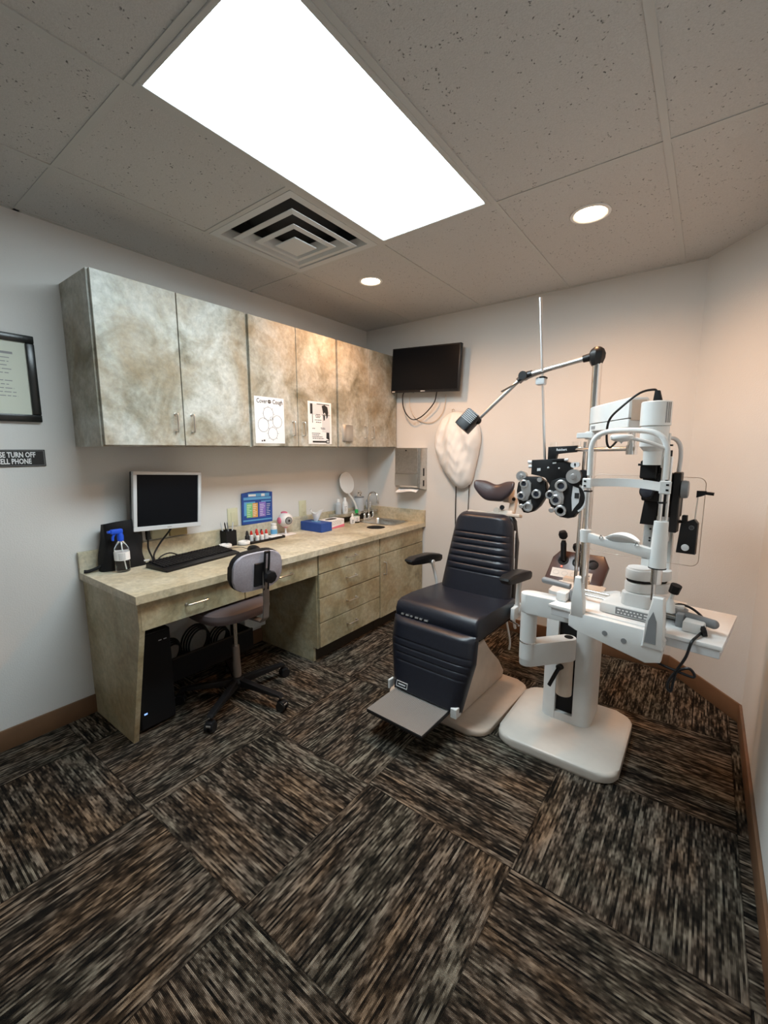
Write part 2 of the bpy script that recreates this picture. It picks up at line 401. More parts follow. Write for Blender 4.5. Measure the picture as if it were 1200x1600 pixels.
# ------------------------------------------------------------------ ceiling fixtures
t = thing('ceiling_light', 'large lit rectangular fluorescent panel in the ceiling', 'ceiling light', (1.395, -1.83, H-.006))
mb = MB()
X0, X1, Y0, Y1 = 1.102, 1.688, -2.428, -1.232; a0, a1, b0, b1 = 1.13, 1.668, -2.41, -1.255
for (p, q, r_, s_) in ((X0, a0, Y0, Y1), (a1, X1, Y0, Y1), (a0, a1, Y0, b0), (a0, a1, b1, Y1)): mb.box(p, q, r_, s_, H-.006, H+.012, .002, 1)
build(mb, 'frame', 'grid', t)
build(MB().box(a0, a1, b0, b1, H-.001, H+.006), 'diffuser', 'diff', t)
mb = MB(); 
for (p, q, r_, s_) in ((X0, X0+.01, Y0, Y1), (X1-.01, X1, Y0, Y1), (X0, X1, Y0, Y0+.01), (X0, X1, Y1-.01, Y1)): mb.box(p, q, r_, s_, H+.012, H+.1)
mb.box(X0, X1, Y0, Y1, H+.1, H+.11)
build(mb, 'housing', 'grid', t)

t = thing('ceiling_vent', 'square ceiling air diffuser with nested louvres beside the light panel', 'air vent', (.785, -1.525, H-.03))
def sqring(mb, c, s0, z0, s1, z1, th=.003):
    """square frustum louvre from half size s0 at z0 to s1 at z1"""
    for k in range(4):
        a = PI/2*k; ca, sa = math.cos(a), math.sin(a)
        def P(u, v, z): return (c[0]+u*ca-v*sa, c[1]+u*sa+v*ca, z)
        vs = [P(-s0, -s0, z0), P(s0, -s0, z0), P(s1, -s1, z1), P(-s1, -s1, z1)]
        vs += [(x, y, z+th) for x, y, z in vs]
        mb.add(vs, [(0, 1, 2, 3), (7, 6, 5, 4), (0, 4, 5, 1), (2, 6, 7, 3), (1, 5, 6, 2), (0, 3, 7, 4)])
mb = MB(); c = (.785, -1.525)
sqring(mb, c, .292, H-.004, .255, H-.004); sqring(mb, c, .255, H-.004, .235, H+.03)
build(mb, 'frame', 'vent', t)
for k, (so, si) in enumerate(((.215, .150), (.140, .085), (.072, .0))):
    mb = MB(); zl = H-.022-.010*k
    if si > 0: sqring(mb, c, so, zl+.004, so-.026, zl+.001); sqring(mb, c, so-.026, zl+.001, si+.004, zl+.034)
    else: mb.box(c[0]-.072, c[0]+.072, c[1]-.072, c[1]+.072, zl, zl+.006, .002, 1)
    build(mb, 'louvre', 'vent', t)
build(MB().box(c[0]-.26, c[0]+.26, c[1]-.26, c[1]+.26, H+.11, H+.12), 'duct', 'dark', t)
mb = MB()
for k in range(4):
    x, y = ((1, 0), (-1, 0), (0, 1), (0, -1))[k]
    mb.box(c[0]+(.26*x if x else -.26)-.003, c[0]+(.26*x if x else .26)+.003, c[1]+(.26*y if y else -.26)-.003, c[1]+(.26*y if y else .26)+.003, H+.002, H+.11)
build(mb, 'duct_wall', 'dark', t)

def can(x, y, r, label):
    t = thing('recessed_light', label, 'ceiling light', (x, y, H-.006), group='round recessed ceiling lights')
    build(MB().lathe([(r+.012, H), (r+.012, H-.004), (r, H-.006), (r-.006, H-.002), (r-.006, H)], (x, y, 0), n=40), 'trim_ring', 'pale', t)
    build(MB().lathe([(0, H-.0045), (r-.006, H-.003), (r-.006, H)], (x, y, 0), n=40), 'lamp_lens', 'bulb', t)
    ld = bpy.data.lights.new('warm_lamp', 'SPOT'); ld.energy = CAN_W; ld.color = (1, .50, .22); ld.spot_size = math.radians(165); ld.spot_blend = .7; ld.shadow_soft_size = .05
    lo = bpy.data.objects.new('warm_lamp', ld); COL.objects.link(lo); lo.parent = t; lo.location = (0, 0, -.02)
can(.745, -.875, .062, 'smaller round recessed warm light near the wall cabinets')
can(2.01, -.885, .072, 'larger round recessed warm light above the instrument stand')

# ------------------------------------------------------------------ joinery
def pull(mb, c, along, out, L=.088, d=.024, r=.0042):
    c = Vector(c); a = Vector(along); o = Vector(out)
    mb.tube([c-a*L/2, c-a*L/2+o*d*.75, c-a*L*.40+o*d, c+a*L*.40+o*d, c+a*L/2+o*d*.75, c+a*L/2], r, 8, 4)
    mb.cyl(c-a*L/2, c-a*L/2+o*.003, .007); mb.cyl(c+a*L/2, c+a*L/2+o*.003, .007)
def upper(y0, y1, ys_, hy, label):
    t = thing('wall_cabinet', label, 'cabinet', (.165, (y0+y1)/2, 1.405))
    mb = MB().box(.002, .314, y0, y0+.018, 1.405, 2.165); mb.box(.002, .314, y1-.018, y1, 1.405, 2.165)
    mb.box(.002, .314, y0+.018, y1-.018, 1.405, 1.423); mb.box(.002, .314, y0+.018, y1-.018, 2.147, 2.165); mb.box(.002, .01, y0+.018, y1-.018, 1.423, 2.147)
    build(mb, 'body', 'lam', t)
    for (p, q, h) in ((y0+.008, ys_-.0025, hy[0]), (ys_+.0025, y1-.008, hy[1])):
        d = build(MB().box(.3165, .3355, p, q, 1.411, 2.163, .0012, 1), 'door', 'lam', t)
        mb = MB(); pull(mb, (.3355, h, 1.525), (0, 0, 1), (1, 0, 0)); build(mb, 'handle', 'nickel', d)
upper(-2.305, -1.512, -1.921, (-1.965, -1.878), 'leftmost pale stone-look wall cabinet, two plain doors')
upper(-1.508, -.759, -1.141, (-1.185, -1.097), 'middle wall cabinet with two paper posters on its doors')
upper(-.755, -.004, -.40, (-.445, -.352), 'rightmost brownish wall cabinet beside the television, metal plate on door')

t = thing('desk', 'writing desk section with knee space, shallow drawers and a slanted end panel', 'desk', (.3, -1.8, 0))
build(MB().prism([(.002, 0), (.44, 0), (.606, .60), (.606, .734), (.002, .734)], -2.335, -2.312, 'y'), 'end_panel', 'lamlow', t)
build(MB().box(.55, .585, -2.31, -1.262, .60, .734), 'apron', 'lamlow', t)
for (p, q, h) in ((-2.325, -1.80, -2.07), (-1.795, -1.262, -1.53)):
    d = build(MB().box(.588, .608, p, q, .602, .730, .0015, 1), 'drawer', 'lamlow', t)
    mb = MB(); pull(mb, (.608, h, .668), (0, 1, 0), (1, 0, 0), .1); build(mb, 'handle', 'nickel', d)

t = thing('drawer_cabinet', 'base cabinet with a stack of four drawers beside the knee space', 'cabinet', (.3, -.93, 0))
mb = MB().box(.002, .586, -1.258, -1.238, .10, .734); mb.box(.002, .586, -.635, -.617, .1, .734); mb.box(.002, .586, -1.238, -.635, .1, .118)
mb.box(.002, .012, -1.238, -.635, .118, .734); mb.box(.55, .586, -1.238, -.635, .71, .734)
mb.box(.002, .545, -1.258, -1.238, 0, .10)
build(mb, 'body', 'lamlow', t)
build(MB().box(.525, .543, -1.238, -.617, 0, .1), 'toe_kick', 'kick', t)
for z0, z1 in ((.606, .729), (.446, .600), (.280, .440), (.112, .274)):
    d = build(MB().box(.588, .608, -1.250, -.619, z0, z1, .0015, 1), 'drawer', 'lamlow', t)
    mb = MB(); pull(mb, (.608, -.945, (z0+z1)/2+.0), (0, 1, 0), (1, 0, 0), .095); build(mb, 'handle', 'nickel', d)
t = thing('sink_cabinet', 'base cabinet under the sink with a single door and false drawer front', 'cabinet', (.3, -.31, 0))
mb = MB().box(.002, .586, -.613, -.595, .10, .734); mb.box(.002, .586, -.022, -.004, .1, .734); mb.box(.002, .586, -.595, -.022, .1, .118)
build(mb, 'body', 'lamlow', t)
build(MB().box(.525, .543, -.613, -.004, 0, .1), 'toe_kick', 'kick', t)
build(MB().box(.588, .608, -.608, -.006, .606, .729, .0015, 1), 'drawer_front', 'lamlow', t)
d = build(MB().box(.588, .608, -.608, -.006, .106, .600, .0015, 1), 'door', 'lamlow', t)
mb = MB(); pull(mb, (.608, -.562, .49), (0, 0, 1), (1, 0, 0), .095); build(mb, 'handle', 'nickel', d)

# worktop with cut-outs for the sink and the round waste hole
t = thing('worktop', 'long stone-look worktop over desk and cabinets with low backsplash', 'worktop', (.3, -1.18, .736))
SX0, SX1, SY0, SY1 = .15, .49, -.315, -.055; HC = (.44, -.445); HR = .07
b = bmesh.new()
def loop(pts): 
    v = [b.verts.new((x, y, .772)) for x, y in pts]; return [b.edges.new((v[i], v[(i+1) % len(v)])) for i in range(len(v))]
E_ = loop([(.002, -2.35), (.634, -2.35), (.634, -.002), (.002, -.002)]) + loop(rrect(SX0, SX1, SY0, SY1, .04)) + loop([(HC[0]+HR*math.cos(a*PI/16), HC[1]+HR*math.sin(a*PI/16)) for a in range(32)])
bmesh.ops.triangle_fill(b, edges=E_, use_beauty=True, normal=(0, 0, 1))
r = bmesh.ops.extrude_face_region(b, geom=b.faces[:])
for v in r['geom']:
    if isinstance(v, bmesh.types.BMVert): v.co.z = .736
mb = MB().bm(b)
build(mb, 'top', 'lamtop', t)
build(MB().box(.002, .022, -2.35, -.022, .772, .876, .001, 1), 'backsplash', 'lamtop', t)
build(MB().box(.002, .634, -.022, -.002, .772, .876, .001, 1), 'side_splash', 'lamtop', t)
mb = MB().lathe([(HR+.004, .774), (HR-.002, .775), (HR-.003, .70), (HR-.006, .62), (0, .62)], (*HC, 0), n=32)
build(mb, 'waste_ring', 'blackm', t)

t = thing('sink', 'small stainless steel sink set into the worktop corner', 'sink', (.32, -.185, .62))
mb = MB(); L_ = [(rrect(SX0-.016, SX1+.016, SY0-.014, SY1+.014, .045), .7735), (rrect(SX0-.014, SX1+.014, SY0-.012, SY1+.012, .045), .776), (rrect(SX0+.004, SX1-.004, SY0+.004, SY1-.004, .04), .775), (rrect(SX0+.008, SX1-.008, SY0+.008, SY1-.008, .04), .765), (rrect(SX0+.015, SX1-.015, SY0+.015, SY1-.015, .045), .65), (rrect(SX0+.05, SX1-.05, SY0+.05, SY1-.05, .03), .635)]
vs = []; fs = []; n_ = len(L_[0][0])
for P, z in L_: vs += [(x, y, z) for x, y in P]
for j in range(len(L_)-1):
    for i in range(n_): fs.append((j*n_+i, j*n_+(i+1) % n_, (j+1)*n_+(i+1) % n_, (j+1)*n_+i))
fs.append(tuple((len(L_)-1)*n_+i for i in range(n_)))
mb.add(vs, fs); build(mb, 'basin', 'steel', t)
build(MB().lathe([(0, .637), (.02, .637), (.022, .640), (.030, .6385)], ((SX0+SX1)/2, (SY0+SY1)/2, 0)), 'drain', 'chrome', t)

fx, fy = .108, -.125
t = thing('faucet', 'chrome gooseneck faucet with two lever handles behind the sink', 'faucet', (fx, fy, .772))
build(MB().box(fx-.022, fx+.02, fy-.085, fy+.085, .772, .785, .006, 3), 'deck_plate', 'chrome', t)
mb = MB().tube([(fx, fy, .785), (fx, fy, .88), (fx, fy, .955), (fx+.018, fy, .998), (fx+.055, fy, 1.012), (fx+.092, fy, .995), (fx+.104, fy, .955), (fx+.104, fy, .93)], .0095, 14, 6)
mb.lathe([(.019, .785), (.019, .80), (.012, .815)], (fx, fy, 0)); mb.cyl((fx+.104, fy, .912), (fx+.104, fy, .935), .013)
build(mb, 'spout', 'chrome', t)
for s_ in (-1, 1):
    mb = MB().lathe([(.017, .785), (.016, .81), (.011, .822), (.013, .832), (.010, .842), (0, .845)], (fx, fy+.062*s_, 0))
    mb.tube([(fx, fy+.062*s_, .836), (fx+.02, fy+.075*s_, .840), (fx+.042, fy+.085*s_, .842)], .005, 8)
    build(mb, 'handle', 'chrome', t)

# raised corner shelf behind the sink
t = thing('counter_shelf', 'low brown shelf with rounded end standing behind the faucet', 'shelf', (.1, -.3, .772))
poly = [(.024, -.03), (.088, -.03), (.089, -.222), (.130, -.26), (.133, -.32), (.13, -.44)]
for k in range(1, 9): a = PI/2*k/8; poly.append((.024+.106*math.cos(a), -.44-.11*math.sin(a)))
poly.append((.024, -.55))
poly = [(x-0.0, y) for x, y in poly]
build(MB().prism(poly, .828, .850, bev=.003), 'board', 'lam', t)
build(MB().box(.026, .075, -.52, -.04, .774, .828), 'riser', 'kick', t)

# ------------------------------------------------------------------ wall things
t = thing('picture_frame', 'black framed certificate on the left wall', 'picture', (0, -2.69, 1.51))
fy0, fy1, fz0, fz1 = -2.95, -2.432, 1.517, 1.900
mb = MB(); wd = .033
for (p, q, r_, s_) in ((fy0, fy1, fz0, fz0+wd), (fy0, fy1, fz1-wd, fz1), (fy0, fy0+wd, fz0+wd, fz1-wd), (fy1-wd, fy1, fz0+wd, fz1-wd)):
    mb.box(.001, .020, p, q, r_, s_, .004, 2)
mb.box(.001, .014, fy0+wd-.006, fy1-wd+.006, fz0+wd-.006, fz0+wd); 
build(mb, 'frame', 'frame', t)
pp = build(MB().box(.001, .010, fy0+wd-.002, fy1-wd+.002, fz0+wd-.002, fz1-wd+.002), 'certificate', 'mat', t)
mb = MB(); random.seed(3)
mb.box(.010, .0106, -2.70, -2.513, 1.810, 1.820)
for k in range(11):
    if k == 5: continue
    z = 1.792-.0165*k; yy = -2.52-random.random()*.02 + (.018 if k > 8 else 0)
    y = -2.86
    while y < yy:
        l = random.uniform(.012, .035); mb.box(.010, .0105, y, min(y+l, yy), z, z+.0035); y += l+.005
build(mb, 'script_line', 'inkg', pp)

t = thing('wall_sign', 'small black sign asking to turn off cell phones', 'sign', (0, -2.55, 1.31))
build(MB().box(.001, .006, -2.672, -2.434, 1.314, 1.391, .0015, 1), 'plate', 'sign', t)
mb = MB()
for (p, q, r_, s_) in ((-2.667, -2.439, 1.318, 1.3195), (-2.667, -2.439, 1.3855, 1.387), (-2.667, -2.6655, 1.318, 1.387), (-2.4405, -2.439, 1.318, 1.387)): mb.box(.006, .0065, p, q, r_, s_)
build(mb, 'border', 'inkg', t)
mb = text_mb('PLEASE TURN OFF', .033, frame((.0062, -2.560, 1.3665), (0, 1, 0), (0, 0, 1)), sx=.66, bold=.0009)
k = text_mb('CELL PHONE', .033, frame((.0062, -2.552, 1.337), (0, 1, 0), (0, 0, 1)), sx=.66, bold=.0009); o_ = len(mb.v)
mb.v += k.v; mb.f += [tuple(i+o_ for i in f) for f in k.f]; mb.mi += k.mi
build(mb, 'lettering', 'paper', t)

def plate(y, z, w_, h_, m_, label, extra=None):
    t = thing('outlet_plate', label, 'wall plate', (0, y, z-h_/2))
    build(MB().box(.001, .008, y-w_/2, y+w_/2, z-h_/2, z+h_/2, .003, 2), 'plate', m_, t)
    if extra == 'rocker': build(MB().box(.008, .011, y-.016, y+.016, z-.034, z+.034, .001, 1), 'switch', m_, t)
    if extra == 'duplex':
        for dz in (-.02, .02): build(MB().lathe([(.0, .0095), (.014, .0095), (.016, .008)], (0, y, z+dz), axis=(1, 0, 0)), 'socket', m_, t)
plate(-1.447, .944, .078, .12, 'plate', 'pale yellow wall plate left of the blue chart', 'rocker')
plate(-.822, .935, .074, .12, 'plate', 'pale yellow wall plate behind the tissue boxes', 'duplex')
t = thing('outlet_plate', 'wide tan outlet cover low on the wall under the monitor', 'wall plate', (0, -1.87, .88))
build(MB().box(.001, .02, -1.985, -1.885, .883, .965, .003, 1), 'plate', 'plate', t); build(MB().box(.001, .022, -1.88, -1.775, .883, .965, .003, 1), 'cover', 'almond', t)

# television on the back wall
R = Matrix.Translation((.665, 0, 2.015)) @ Matrix.Rotation(math.radians(3.2), 4, 'Y')
t = thing('television', 'black flat television mounted high on the back wall', 'television', (.665, 0, 1.83))
build(MB(R).box(-.313, .313, -.105, -.07, -.172, .178, .004, 2), 'housing', 'black', t)
build(MB(R).box(-.302, .302, -.1065, -.1045, -.155, .167), 'screen', 'screen', t)
mb = MB(R).box(-.11, .11, -.07, -.03, -.10, .10, .004, 1); mb.box(-.05, .05, -.03, -.002, -.08, .08)
build(mb, 'wall_bracket', 'blackm', t)
build(MB(R).box(-.02, .02, -.1072, -.1065, -.167, -.162), 'badge', 'silver', t)
build(MB(R).box(-.30, -.27, -.1072, -.1065, -.169, -.163), 'sticker', 'paper', t)
build(MB(R).tube([(-.10, -.075, -.170), (-.20, -.08, -.172), (-.195, -.075, -.30), (-.12, -.06, -.385), (-.03, -.05, -.36), (.08, -.06, -.26), (.11, -.07, -.172)], .0045, 8, 8), 'cable', 'black', t)
t = thing('loose_cable', 'thin pale cable hanging in a loop below the television', 'cable', (.6, 0, 1.55))
build(MB().tube([(.47, -.012, 1.83), (.475, -.012, 1.75), (.52, -.012, 1.66), (.60, -.012, 1.615), (.70, -.012, 1.61), (.78, -.012, 1.67), (.81, -.012, 1.76), (.815, -.012, 1.82)], .003, 8, 8), 'cable', 'cream', t)

# paper towel dispenser
t = thing('towel_dispenser', 'stainless paper towel dispenser on the wall above the sink', 'paper towel dispenser', (.515, 0, 1.05))
build(MB().prism([(-.11, 1.07), (-.002, 1.05), (-.002, 1.402), (-.104, 1.402)], .39, .642, 'x', bev=.002), 'body', 'steel', t)
build(MB().box(.394, .62, -.1165, -.108, 1.205, 1.396, .002, 1), 'front_panel', 'steel', t)
build(MB().prism([(-.124, 1.088), (-.108, 1.075), (-.108, 1.19), (-.12, 1.185)], .394, .62, 'x', bev=.002), 'lower_panel', 'nickel', t)
build(MB().lathe([(.006, 0), (.006, .004), (.003, .005), (0, .005)], (.507, -.1165, 1.380), axis=(0, -1, 0)), 'lock', 'blackm', t)
for a_, b_ in ((1.17, 1.235), (1.085, 1.135)): build(MB().box(.6415, .643, -.065, -.045, a_, b_), 'level_slot', 'blackm', t)
def tw(u, v):
    return (.405+.205*u+.01*math.sin(v*3), -.06-.07*v+.006*math.sin(u*9)*v, 1.066-.030*v**2-.008*math.sin(u*5+1)*v)
mb = MB().surf(tw, 14, 6); o_ = len(mb.v); mb.v += [p+Vector((0, .002, -.003)) for p in mb.v]; mb.f += [tuple(i+o_ for i in f[::-1]) for f in mb.f]; mb.mi *= 2
build(mb, 'towel', 'paper', t)

# white dust cover hanging by a hook
t = thing('dust_cover', 'white cloth cover hanging from a hook on the back wall', 'cloth cover', (.93, 0, 1.08))
out = [(.886, 1.678), (.96, 1.672), (1.05, 1.64), (1.105, 1.57), (1.125, 1.47), (1.11, 1.36), (1.085, 1.24), (1.06, 1.14), (1.02, 1.095), (.975, 1.08), (.93, 1.10), (.87, 1.16), (.80, 1.25), (.755, 1.36), (.742, 1.46), (.765, 1.56), (.82, 1.64)]
def ol(t_):
    k = len(out); f_ = t_*k; i = int(f_) % k; f_ -= int(f_); a, b_, c_, d_ = out[i-1], out[i], out[(i+1) % k], out[(i+2) % k]
    return tuple(.5*((2*b_[q])+(c_[q]-a[q])*f_+(2*a[q]-5*b_[q]+4*c_[q]-d_[q])*f_**2+(3*b_[q]-a[q]-3*c_[q]+d_[q])*f_**3) for q in (0, 1))
mb = MB()
def cov(u, v):
    x, z = ol(u % 1); cx, cz = .93, 1.42; s = math.sin(v*PI/2)
    px, pz = cx+(x-cx)*s, cz+(z-cz)*s
    fold = .011*math.sin((px-.886)/(abs(pz-1.70)+.16)*17)*(s*(1-s)*4*.7+.3) + .0035*math.sin(pz*23+px*41) + .0022*math.sin(px*110-pz*38) + .0018*math.sin(pz*70+px*22+2*math.sin(px*40))
    y = -.012 - .125*math.cos(v*PI/2)**.75 - fold*min(1, (1-v)*4)
    return (px, y, pz)
mb.surf(cov, 120, 48)
build(mb, 'cloth', 'cloth', t, smooth=180)
build(MB().tube([(.886, -.001, 1.70), (.886, -.03, 1.70), (.89, -.045, 1.685), (.89, -.04, 1.665)], .003, 8), 'hook', 'nickel', t)
t = thing('hanging_cord', 'two thin black cords running down the wall below the white cover', 'cord', (.98, 0, .1))
mb = MB().tube([(.925, -.02, 1.12), (.918, -.008, .95), (.92, -.008, .6), (.91, -.008, .12)], .0042, 8)
build(mb, 'cord', 'black', t)
build(MB().tube([(1.04, -.02, 1.12), (1.03, -.008, .95), (1.025, -.008, .6), (1.03, -.008, .12)], .0032, 8), 'cord', 'black', t)

# posters taped to the middle cabinet
t = thing('poster', 'white cough etiquette poster with drawn circles on the cabinet door', 'poster', (.336, -1.37, 1.43))
build(MB().box(.3362, .3370, -1.482, -1.258, 1.428, 1.707), 'sheet', 'paper', t)
F = frame((.3371, -1.37, 1.567), (0, 1, 0), (0, 0, 1))
mb = text_mb('Cover', .037, F @ Matrix.Translation((-.058, .113, 0)), ext=.0002, sx=.82, bold=.0006)
k = text_mb('Cough', .037, F @ Matrix.Translation((.063, .113, 0)), ext=.0002, sx=.82, bold=.0006); o_ = len(mb.v)
mb.v += k.v; mb.f += [tuple(i+o_ for i in f) for f in k.f]; mb.mi += k.mi
build(mb, 'title', 'ink', t)
mb = MB(F).prism([(-.001+.014*math.cos(a*PI/8), .113+.011*math.sin(a*PI/8)) for a in range(16)], 0, .0004); build(mb, 'oval', 'ink', t)
build(text_mb('your', .013, F @ Matrix.Translation((-.001, .114, .0006)), ext=.0001), 'oval_word', 'paper', t)
mb = MB(F)
for (cx, cy_, rr, sp) in ((-.012, .040, .038, 1), (-.052, -.028, .040, 0), (.055, -.005, .036, 0), (.018, -.078, .036, 1), (.010, .012, .010, 0)):
    mb.tube([(cx+rr*math.cos(a*PI/12), cy_+rr*math.sin(a*PI/12)*1.05, .0003) for a in range(24)], .0009, 4, 1, closed=True)
    if sp:
        for a in range(0, 24, 3): ca, sa = math.cos(a*PI/12), math.sin(a*PI/12); mb.tube([(cx+rr*ca, cy_+rr*sa, .0003), (cx+(rr+.010)*ca, cy_+(rr+.010)*sa, .0003)], .0009, 4, 1)
build(mb, 'drawing', 'ink', t)
mb = MB(F).box(-.070, -.060, -.128, -.120, 0, .0004); mb.box(-.055, -.043, -.127, -.117, 0, .0004); build(mb, 'logo', 'ink', t)

t = thing('poster', 'black and white photo poster of a dark-haired person on the cabinet door', 'poster', (.336, -.94, 1.43))
build(MB().box(.3362, .3370, -1.052, -.826, 1.428, 1.715), 'sheet', 'paper', t)
F = frame((.3371, -.939, 1.5715), (0, 1, 0), (0, 0, 1))
mb = MB(F).box(-.098, .098, .055, .130, 0, .0003); mb.prism([(.02, -.06), (.098, -.07), (.098, .06), (.02, .06)], 0, .0003)
build(mb, 'picture_tone', 'silver', t)
mb = MB(F).prism([(.018, .118), (.045, .126), (.075, .112), (.082, .075), (.074, .042), (.064, .03), (.060, .06), (.046, .075), (.032, .062), (.026, .088)], .0003, .0006)
mb.prism([(.030, .058), (.05, .05), (.046, .022), (.034, .018)], .0003, .0006)
mb.box(-.092, -.070, .060, .128, .0003, .0006); mb.box(-.075, -.070, 0, .06, .0003, .0006); mb.box(-.03, .092, .126, .131, .0003, .0006)
mb.prism([(.06, -.062), (.088, -.064), (.092, -.118), (.058, -.104)], .0003, .0006)
mb.box(-.075, .085, -.134, -.122, .0003, .0006); mb.box(.055, .09, -.139, -.117, .0003, .0006)
build(mb, 'picture_ink', 'ink', t)
mb = MB(F)
random.seed(11)
for (x0, x1, z) in ((-.04, .0, .055), (-.045, .005, .045), (-.04, .0, .035), (-.05, .015, .018), (-.04, .01, .003), (.005, .045, -.035), (.01, .05, -.042), (-.075, -.05, -.040), (-.08, -.0, -.073), (-.078, -.01, -.085), (-.078, .02, -.097), (-.075, .035, -.108)):
    x = x0
    while x < x1: l = random.uniform(.006, .016); mb.box(x, min(x+l, x1), z, z+.0045, 0, .0004); x += l+.003
build(mb, 'caption', 'ink', t)
build(text_mb('ZONE', .012, F @ Matrix.Translation((.072, -.128, .0008)), ext=.0001) if False else MB(F).box(.062, .084, -.132, -.124, .0006, .0009), 'stamp', 'paper', t)
t = thing('metal_plate', 'blank shiny metal holder on the rightmost cabinet door', 'metal holder', (.336, -.645, 1.45))
mb = MB().prism([(.3365, -.712), (.352, -.69), (.356, -.655), (.3365, -.588)], 1.45, 1.571, bev=.002)
build(mb, 'holder', 'nickel', t)

# ------------------------------------------------------------------ things on the desk
TZ = .7725
# monitor
t = thing('computer_monitor', 'silver-framed flat monitor on the wall above the desk', 'monitor', (0, -1.93, .94))
X_ = Matrix.Translation((.125, -1.928, 1.11)) @ Matrix.Rotation(math.radians(-3), 4, 'X') @ Matrix.Rotation(math.radians(2), 4, 'Y')
mb = MB(X_); 
for (p, q, r_, s_) in ((-.189, .189, -.160, -.136), (-.189, .189, .143, .160), (-.189, -.170, -.136, .143), (.170, .189, -.136, .143)): mb.box(-.012, .012, p, q, r_, s_, .002, 1)
build(mb, 'bezel', 'silver', t)
build(MB(X_).box(-.03, .004, -.170, .170, -.136, .143), 'screen', 'screen', t)
build(MB(X_).box(-.045, -.012, -.186, .186, -.157, .157, .006, 2), 'back_shell', 'black', t)
build(MB(X_).box(.0122, .0128, -.012, .012, -.150, -.146), 'badge', 'inkg', t)
mb = MB().box(.002, .082, -1.96, -1.90, 1.08, 1.14, .004, 1); build(mb, 'wall_arm', 'blackm', t)
mb = MB().tube([(.085, -2.035, .955), (.085, -2.035, .915), (.078, -2.035, .85), (.09, -2.025, .80), (.10, -2.025, .780)], .005, 8); mb.cyl((.085, -2.035, .90), (.085, -2.035, .955), .012)
build(mb, 'video_cable', 'black', t)
build(MB().tube([(.09, -1.90, .955), (.085, -1.92, .925), (.07, -1.97, .86), (.085, -2.01, .81), (.110, -2.02, .780)], .005, 8), 'power_cable', 'black', t)
t = thing('desk_cable', 'black cable curving over the worktop behind the keyboard', 'cable', (.1, -1.95, TZ))
build(MB().tube([(.125, -2.015, TZ+.010), (.115, -1.98, TZ+.03), (.115, -1.93, TZ+.035), (.125, -1.87, TZ+.006), (.145, -1.81, TZ+.006)], .004, 8), 'cable', 'black', t)
t = thing('cable_grommet', 'white plastic cable grommet on the worktop under the monitor', 'grommet', (.11, -2.05, TZ))
build(MB().lathe([(.028, TZ), (.028, TZ+.004), (.022, TZ+.006), (0, TZ+.006)], (.115, -2.025, 0)), 'cap', 'pale', t)

# keyboard
kx, ky = .255, -1.865
t = thing('keyboard', 'black full-size keyboard on the desk', 'keyboard', (kx, ky, TZ), math.radians(7))
X_ = Matrix.Translation((kx, ky, TZ)) @ Matrix.Rotation(math.radians(7), 4, 'Z')
build(MB(X_).prism([(.095, 0), (.095, .008), (.05, .016), (-.085, .030), (-.088, .0)], -.235, .235, 'y', bev=.003), 'case', 'black', t)
build(MB(X_).prism([(.094, .0085), (.0945, .0105), (.056, .0175), (.052, .0165)], -.233, .233, 'y'), 'palm_edge', 'black', t)
mb = MB(X_); sl = Matrix.Translation((.045, 0, .0170)) @ Matrix.Rotation(math.atan2(.014, .135), 4, 'Y')
for rrow in range(6):
    xk = -.008-rrow*.0205-(.006 if rrow == 5 else 0)
    y = -.222
    while y < .220:
        if -.222+.330 < y+.004 < -.222+.345: y = .122; continue
        wk = .0175
        if rrow == 0 and -.15 < y < -.05: wk = .11
        mb.box(xk-.0085, xk+.0085, y, min(y+wk-.0015, .222), .0, .007, .0014, 1, X=sl); y += wk+.0015
build(mb, 'keys', 'blackm', t)
# mouse
t = thing('computer_mouse', 'black wired mouse right of the keyboard', 'mouse', (.32, -1.52, TZ), math.radians(15))
mb = MB().sph((.32, -1.52, TZ+.004), (.055, .030, .030), X=None)
for v in mb.v: v.z = max(v.z, TZ+.0005)
build(mb, 'shell', 'black', t)
build(MB().tube([(.265, -1.53, TZ+.006), (.22, -1.55, TZ+.012), (.16, -1.60, TZ+.004), (.12, -1.62, TZ+.004)], .002, 6), 'cable', 'black', t)

# black bag and spray bottle
t = thing('black_bag', 'upright black fabric bag behind the spray bottle', 'bag', (.09, -2.17, TZ))
def bag(u, v):
    a = 2*PI*u; z = v; w_ = (.112-.018*z+.008*math.sin(a*3+z*4)); d_ = .050-.012*z
    e = lambda q: math.copysign(abs(q)**.5, q)
    return (.078+d_*e(math.cos(a))+.006*math.sin(z*9+a*2), -2.168+w_*.94*e(math.sin(a)), TZ+.245*z*(1+.04*math.sin(a+1)))
mb = MB().surf(bag, 40, 14); mb.add([bag(i/20, 1) for i in range(20)], [tuple(range(20))])
build(mb, 'body', 'blackm', t, smooth=60)
mb = MB().tube([(.08, -2.24, TZ+.05), (.075, -2.285, TZ+.022), (.065, -2.325, TZ+.010), (.06, -2.345, TZ+.012)], .0085, 8, 5); build(mb, 'strap', 'blackm', t)
mb = MB().box(.125, .127, -2.085, -2.055, TZ+.02, TZ+.028); build(mb, 'logo_tag', 'silver', t)
sx_, sy_ = .165, -2.205
t = thing('spray_bottle', 'clear spray bottle with a bright blue trigger head on the desk corner', 'spray bottle', (sx_, sy_, TZ))
mb = MB().lathe([(.030, TZ+.001), (.034, TZ+.006), (.035, TZ+.10), (.032, TZ+.125), (.018, TZ+.150), (.0125, TZ+.158), (.0125, TZ+.165)], (sx_, sy_, 0))
build(mb, 'bottle', 'clear', t)
